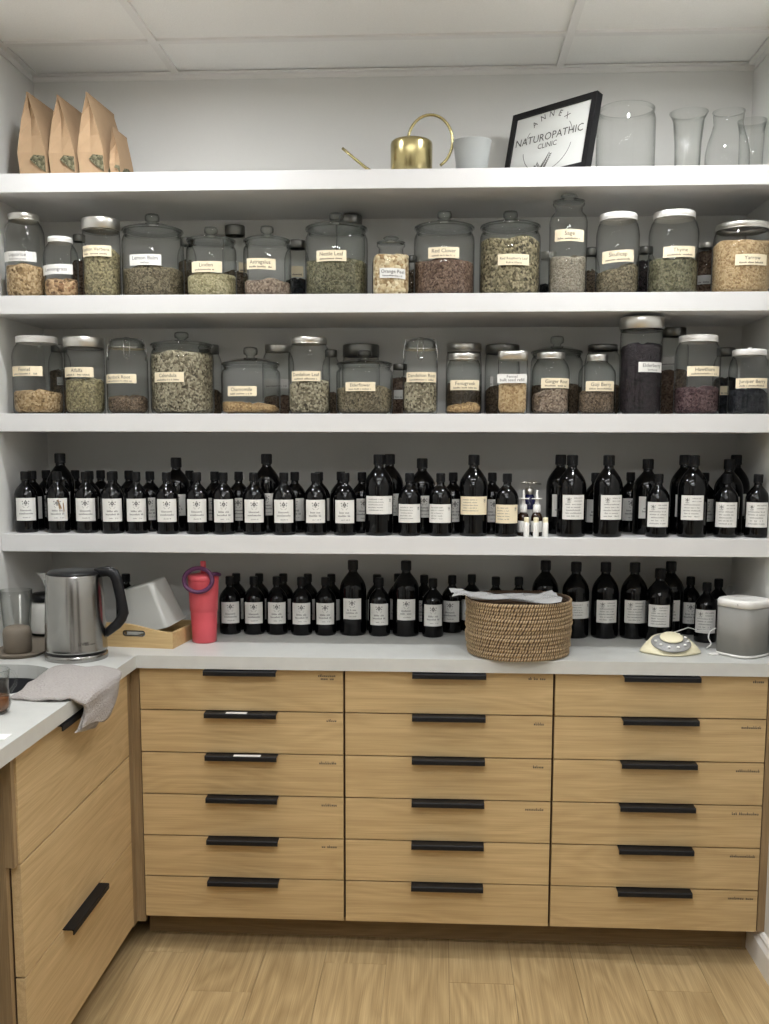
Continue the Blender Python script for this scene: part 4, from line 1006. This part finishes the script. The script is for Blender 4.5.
# dark bottle in shade behind the kettle handle
p_ = at(127, 615, Y=.37); t = thing('bottle', 'dark bottle in the shade between kettle handle and frosted tub', 'bottle', (p_.x, .37, ZC), 0)
link('glass_body', BM['s'][0], t); link('cap', BM['s'][1], t)

# white base station, speaker, cables
dx, dy = at(670, 650, Y=.11).x, .108
t = thing('control_puck', 'cream eye-shaped desk gadget with grey button ring', 'gadget', (dx, dy, ZC), rad(-3))
mb = MB(); n = 64; lay = []
for sc2, z in ((.90,0),(1.0,.003),(1.0,.008),(.97,.022),(.92,.0325)):
    rg = []
    for k in range(n):
        a = 2*pi*k/n; e = 1/math.sqrt((cos(a)/.066)**2+(sin(a)/.060)**2); tip = .021*abs(cos(a))**10*(1.0 if z < .012 else .55 if z < .025 else 0)
        rg.append(((e+tip)*sc2*cos(a), (e*sc2)*sin(a), z+(.30*e*sc2*sin(a) if z > .012 else .12*e*sc2*max(0, sin(a)) if z > .004 else 0)))
    lay.append(rg)
vs = [q for rg in lay for q in rg]; fs = [tuple(range(n-1,-1,-1)), tuple((len(lay)-1)*n+i for i in range(n))]
for k in range(len(lay)-1):
    for i in range(n): fs.append((k*n+i, k*n+(i+1) % n, (k+1)*n+(i+1) % n, (k+1)*n+i))
mb.add(vs, fs, True); mb.build('base', 'creamp', t)
MB().lathe([(.056,.0315),(.057,.033),(.055,.036),(.034,.0455),(.0,.0495)], 48, M=Matrix.Rotation(rad(16.7), 4, 'X')).build('button_ring', 'grey', t)
MB().lathe([(.033,.0495),(.033,.052),(.029,.055),(0,.057)], 40, M=Matrix.Rotation(rad(16.7), 4, 'X')).build('top_disc', 'creamp', t)
for k in range(8):
    a = rad(-170+k*32); MB().lathe([(0,0),(.0045,0),(.0045,.0022),(.003,.003),(0,.003)], 12, (.046*cos(a), .046*sin(a), .0420), M=Matrix.Rotation(rad(16.7), 4, 'X')).build('button', 'white', t)
sx, sy = 1.180, .100
t = thing('smart_speaker', 'grey mesh speaker with white top at the end of the counter', 'speaker', (sx, sy, ZC), rad(38))
def sqlay(z, r): return (r, z)
MB().lathe([(0,0),(0.0545,0),(0.0620,.003),(0.0625,.009),(0,.009)], 64, sq=3.6).build('base_ring', 'white', t)
MB().lathe([(0,.0092),(0.0616,.0092),(0.0616,.1435),(0,.1435)], 64, sq=3.6).build('mesh_body', 'fabric', t)
MB().lathe([(0,.1437),(0.0630,.1437),(0.0630,.160),(0.0592,.165),(0.0517,.166),(0.0470,.163),(0,.163)], 64, sq=3.6).build('top_cap', 'white', t)
tx = MB(); v_, f_ = fit_text('SONOS', .03, .006, 0, 0)
tx.add([(a-.012, -.0637, b+.151) for a, b in v_], f_); tx.build('brand_print', 'softink', t).rotation_euler.z = rad(-48)
def cable(pts, r, label, mat='white', n=8):
    P_ = []
    V = [Vector(q) for q in pts]; V = [V[0]]+V+[V[-1]]
    for i in range(1, len(V)-2):
        for k in range(n):
            s_ = k/n; a, b_, c_, d_ = V[i-1:i+3]
            P_.append(.5*((2*b_)+(c_-a)*s_+(2*a-5*b_+4*c_-d_)*s_*s_+(3*b_-a-3*c_+d_)*s_**3))
    P_.append(V[-1])
    return tag(MB().tube(P_, r, 6).build('cable', mat), label, 'cable')
q = lambda u, v, Y: at(u, v, Y=Y)
zc0 = ZC+.003
cable([(dx-.01, dy+.055, ZC+.006), (dx-.035, dy+.085, ZC+.018), q(684,629,.205), q(690,628,.215), q(700,631,.225), q(713,631,.225), (sx-.09, .235, ZC+.045)], .0016, 'thin white cable from the cream gadget towards the speaker')
cable([q(716,628,.17), q(710,632,.165), q(708.5,638,.16), q(711,644,.155), (sx-.085, .165, ZC+.0035), (sx-.060, .205, ZC+.0035)], .0020, 'white cable looping beside the grey speaker')
t = thing('power_adapter', 'white plug-in power adapter on the wall behind the speaker', 'adapter', (at(742,594,Y=YB-.02).x, YB-.0005, at(742,594,Y=YB-.02).z))
MB().box(-.024, .024, -.035, 0, -.02, .018).build('adapter_body', 'white', t, bevel=.004)
ad_ = at(742,594,Y=YB-.02)
cable([(ad_.x-.030, YB-.020, ad_.z-.030), (ad_.x-.038, YB-.040, ad_.z+.002), (ad_.x-.006, YB-.046, ad_.z+.024), (ad_.x+.026, YB-.044, ad_.z+.006), (1.236, YB-.022, ZC+.15), (1.240, YB-.018, ZC+.06), (1.240, YB-.03, ZC+.004), (1.238, .38, ZC+.004)], .0022, 'white cable arching over the power adapter')
t = thing('cable_plug', 'small flat white connector lying beside the speaker', 'connector', (at(713, 655, Z=ZC).x, at(713,655,Z=ZC).y, ZC), rad(20))
MB().box(-.013, .013, -.010, .010, 0, .006).build('shell', 'white', t, bevel=.002)
MB().box(.0132, .021, -.005, .005, .0015, .0045).build('tip', 'silver', t)
# glass mug with tea
t = thing('glass_mug', 'clear glass mug with brown tea by the sink', 'mug', (-.703, -.660, ZC))
MB().lathe([(0,.003),(.028,.003),(.030,0),(.036,.006),(.0405,.022),(.038,.040),(.036,.06),(.040,.098),(.0395,.1),(.038,.098),(.034,.06)], 36).build('glass_body', 'clear', t)
MB().lathe([(0,.005),(.030,.006),(.036,.012),(.0385,.022),(.0368,.036),(.036,.038),(0,.038)], 36).build('tea', 'tea', t)
MB().tube([(.034,.005,.042),(.041,.006,.050),(.052,.008,.066),(.054,.008,.082),(.049,.007,.094),(.038,.005,.098)], .0033, 8).build('handle', 'clear', t)
p_ = at(0, 739, Z=ZC)
tag(MB().box(-.06, .022, -.02, .02, 0, .0012).build('paper_card', 'whitecard', loc=(p_.x-.01, p_.y+.012, ZC+.0003)), 'white paper card at the edge of the sink worktop', 'card')

# towel draped over the counter edge
zc1 = ZC+.006
sec = [  # each row runs from the far border to the near border, rows run from the sink out over the edge and down
 [(-.742,-.285,zc1-.010),(-.735,-.35,zc1-.006),(-.722,-.42,zc1),(-.712,-.48,zc1),(-.712,-.545,zc1)],
 [(-.722,-.235,zc1+.004),(-.712,-.31,zc1+.006),(-.700,-.38,zc1+.010),(-.690,-.47,zc1+.009),(-.676,-.552,zc1)],
 [(-.690,-.212,zc1+.004),(-.680,-.30,zc1+.014),(-.665,-.38,zc1+.018),(-.650,-.47,zc1+.014),(-.632,-.560,zc1)],
 [(-.640,-.205,zc1),(-.635,-.29,zc1+.010),(-.622,-.38,zc1+.014),(-.608,-.46,zc1+.013),(-.592,-.560,zc1)],
 [(-.594,-.215,zc1),(-.585,-.285,zc1+.006),(-.578,-.375,zc1+.008),(-.572,-.46,zc1+.008),(-.568,-.550,zc1+.002)],
 [(-0.548,-.235,zc1-.008),(-0.540,-.295,zc1-.004),(-0.535,-.38,zc1-.004),(-0.537,-.46,zc1-.006),(-0.543,-.535,zc1-.012)],
 [(-0.544,-.262,zc1-.030),(-0.533,-.305,zc1-.030),(-0.531,-.385,zc1-.034),(-0.535,-.455,zc1-.036),(-0.543,-.520,zc1-.036)],
 [(-0.546,-.280,zc1-.052),(-0.533,-.325,zc1-.060),(-0.529,-.395,zc1-.066),(-0.535,-.455,zc1-.064),(-0.544,-.522,zc1-.058)],
 [(-0.548,-.300,zc1-.070),(-0.537,-.345,zc1-.082),(-0.532,-.410,zc1-.090),(-0.537,-.465,zc1-.080),(-0.545,-.535,zc1-.070)]]
def cr(a, b_, c_, d_, s_): return .5*((2*b_)+(c_-a)*s_+(2*a-5*b_+4*c_-d_)*s_*s_+(3*b_-a-3*c_+d_)*s_**3)
def dens(L, n=5):
    V = [Vector(q) for q in L]; V = [V[0]*2-V[1]]+V+[V[-1]*2-V[-2]]; o = []
    for i in range(1, len(V)-2):
        for k in range(n): o.append(cr(*V[i-1:i+3], k/n))
    o.append(V[-2]); return o
g1 = [dens(L, 7) for L in sec]; cols = list(zip(*g1)); g2 = [dens(c_, 5) for c_ in cols]
def sheet(grid, th=.004):
    A_, B2 = len(grid), len(grid[0]); vs = []
    for i in range(A_):
        for j in range(B2):
            q = grid[i][j]; w_ = .0022*sin(i*.55+j*.35)+.0015*sin(j*.8-i*.3)
            vs.append(q+Vector((w_*.5, 0, w_)))
    fs = [(i*B2+j, i*B2+j+1, (i+1)*B2+j+1, (i+1)*B2+j) for i in range(A_-1) for j in range(B2-1)]
    return MB().add(vs, fs, True)
t = thing('hand_towel', 'greyish pink terry hand towel draped over the worktop edge', 'towel')
o = sheet(g2).build('cloth', 'towel', t)
mo = o.modifiers.new('thick', 'SOLIDIFY'); mo.thickness = .006; mo.offset = 0
und = [[(q[0]+.000, q[1]-.004, q[2]) for q in L] for L in ([(-0.552,-.33,zc1-.045),(-0.548,-.39,zc1-.047),(-0.548,-.44,zc1-.045),(-0.550,-.50,zc1-.043)], [(-0.553,-.355,zc1-.075),(-0.547,-.41,zc1-.085),(-0.549,-.46,zc1-.080),(-0.552,-.53,zc1-.070)], [(-0.554,-.375,zc1-.088),(-0.549,-.43,zc1-.098),(-0.551,-.48,zc1-.094),(-0.553,-.555,zc1-.078)])]
gg = [dens(L, 5) for L in und]; gg = [dens(c_, 4) for c_ in zip(*gg)]
o = sheet(gg).build('inner_fold', 'towel', t); mo = o.modifiers.new('thick', 'SOLIDIFY'); mo.thickness = .005; mo.offset = 0
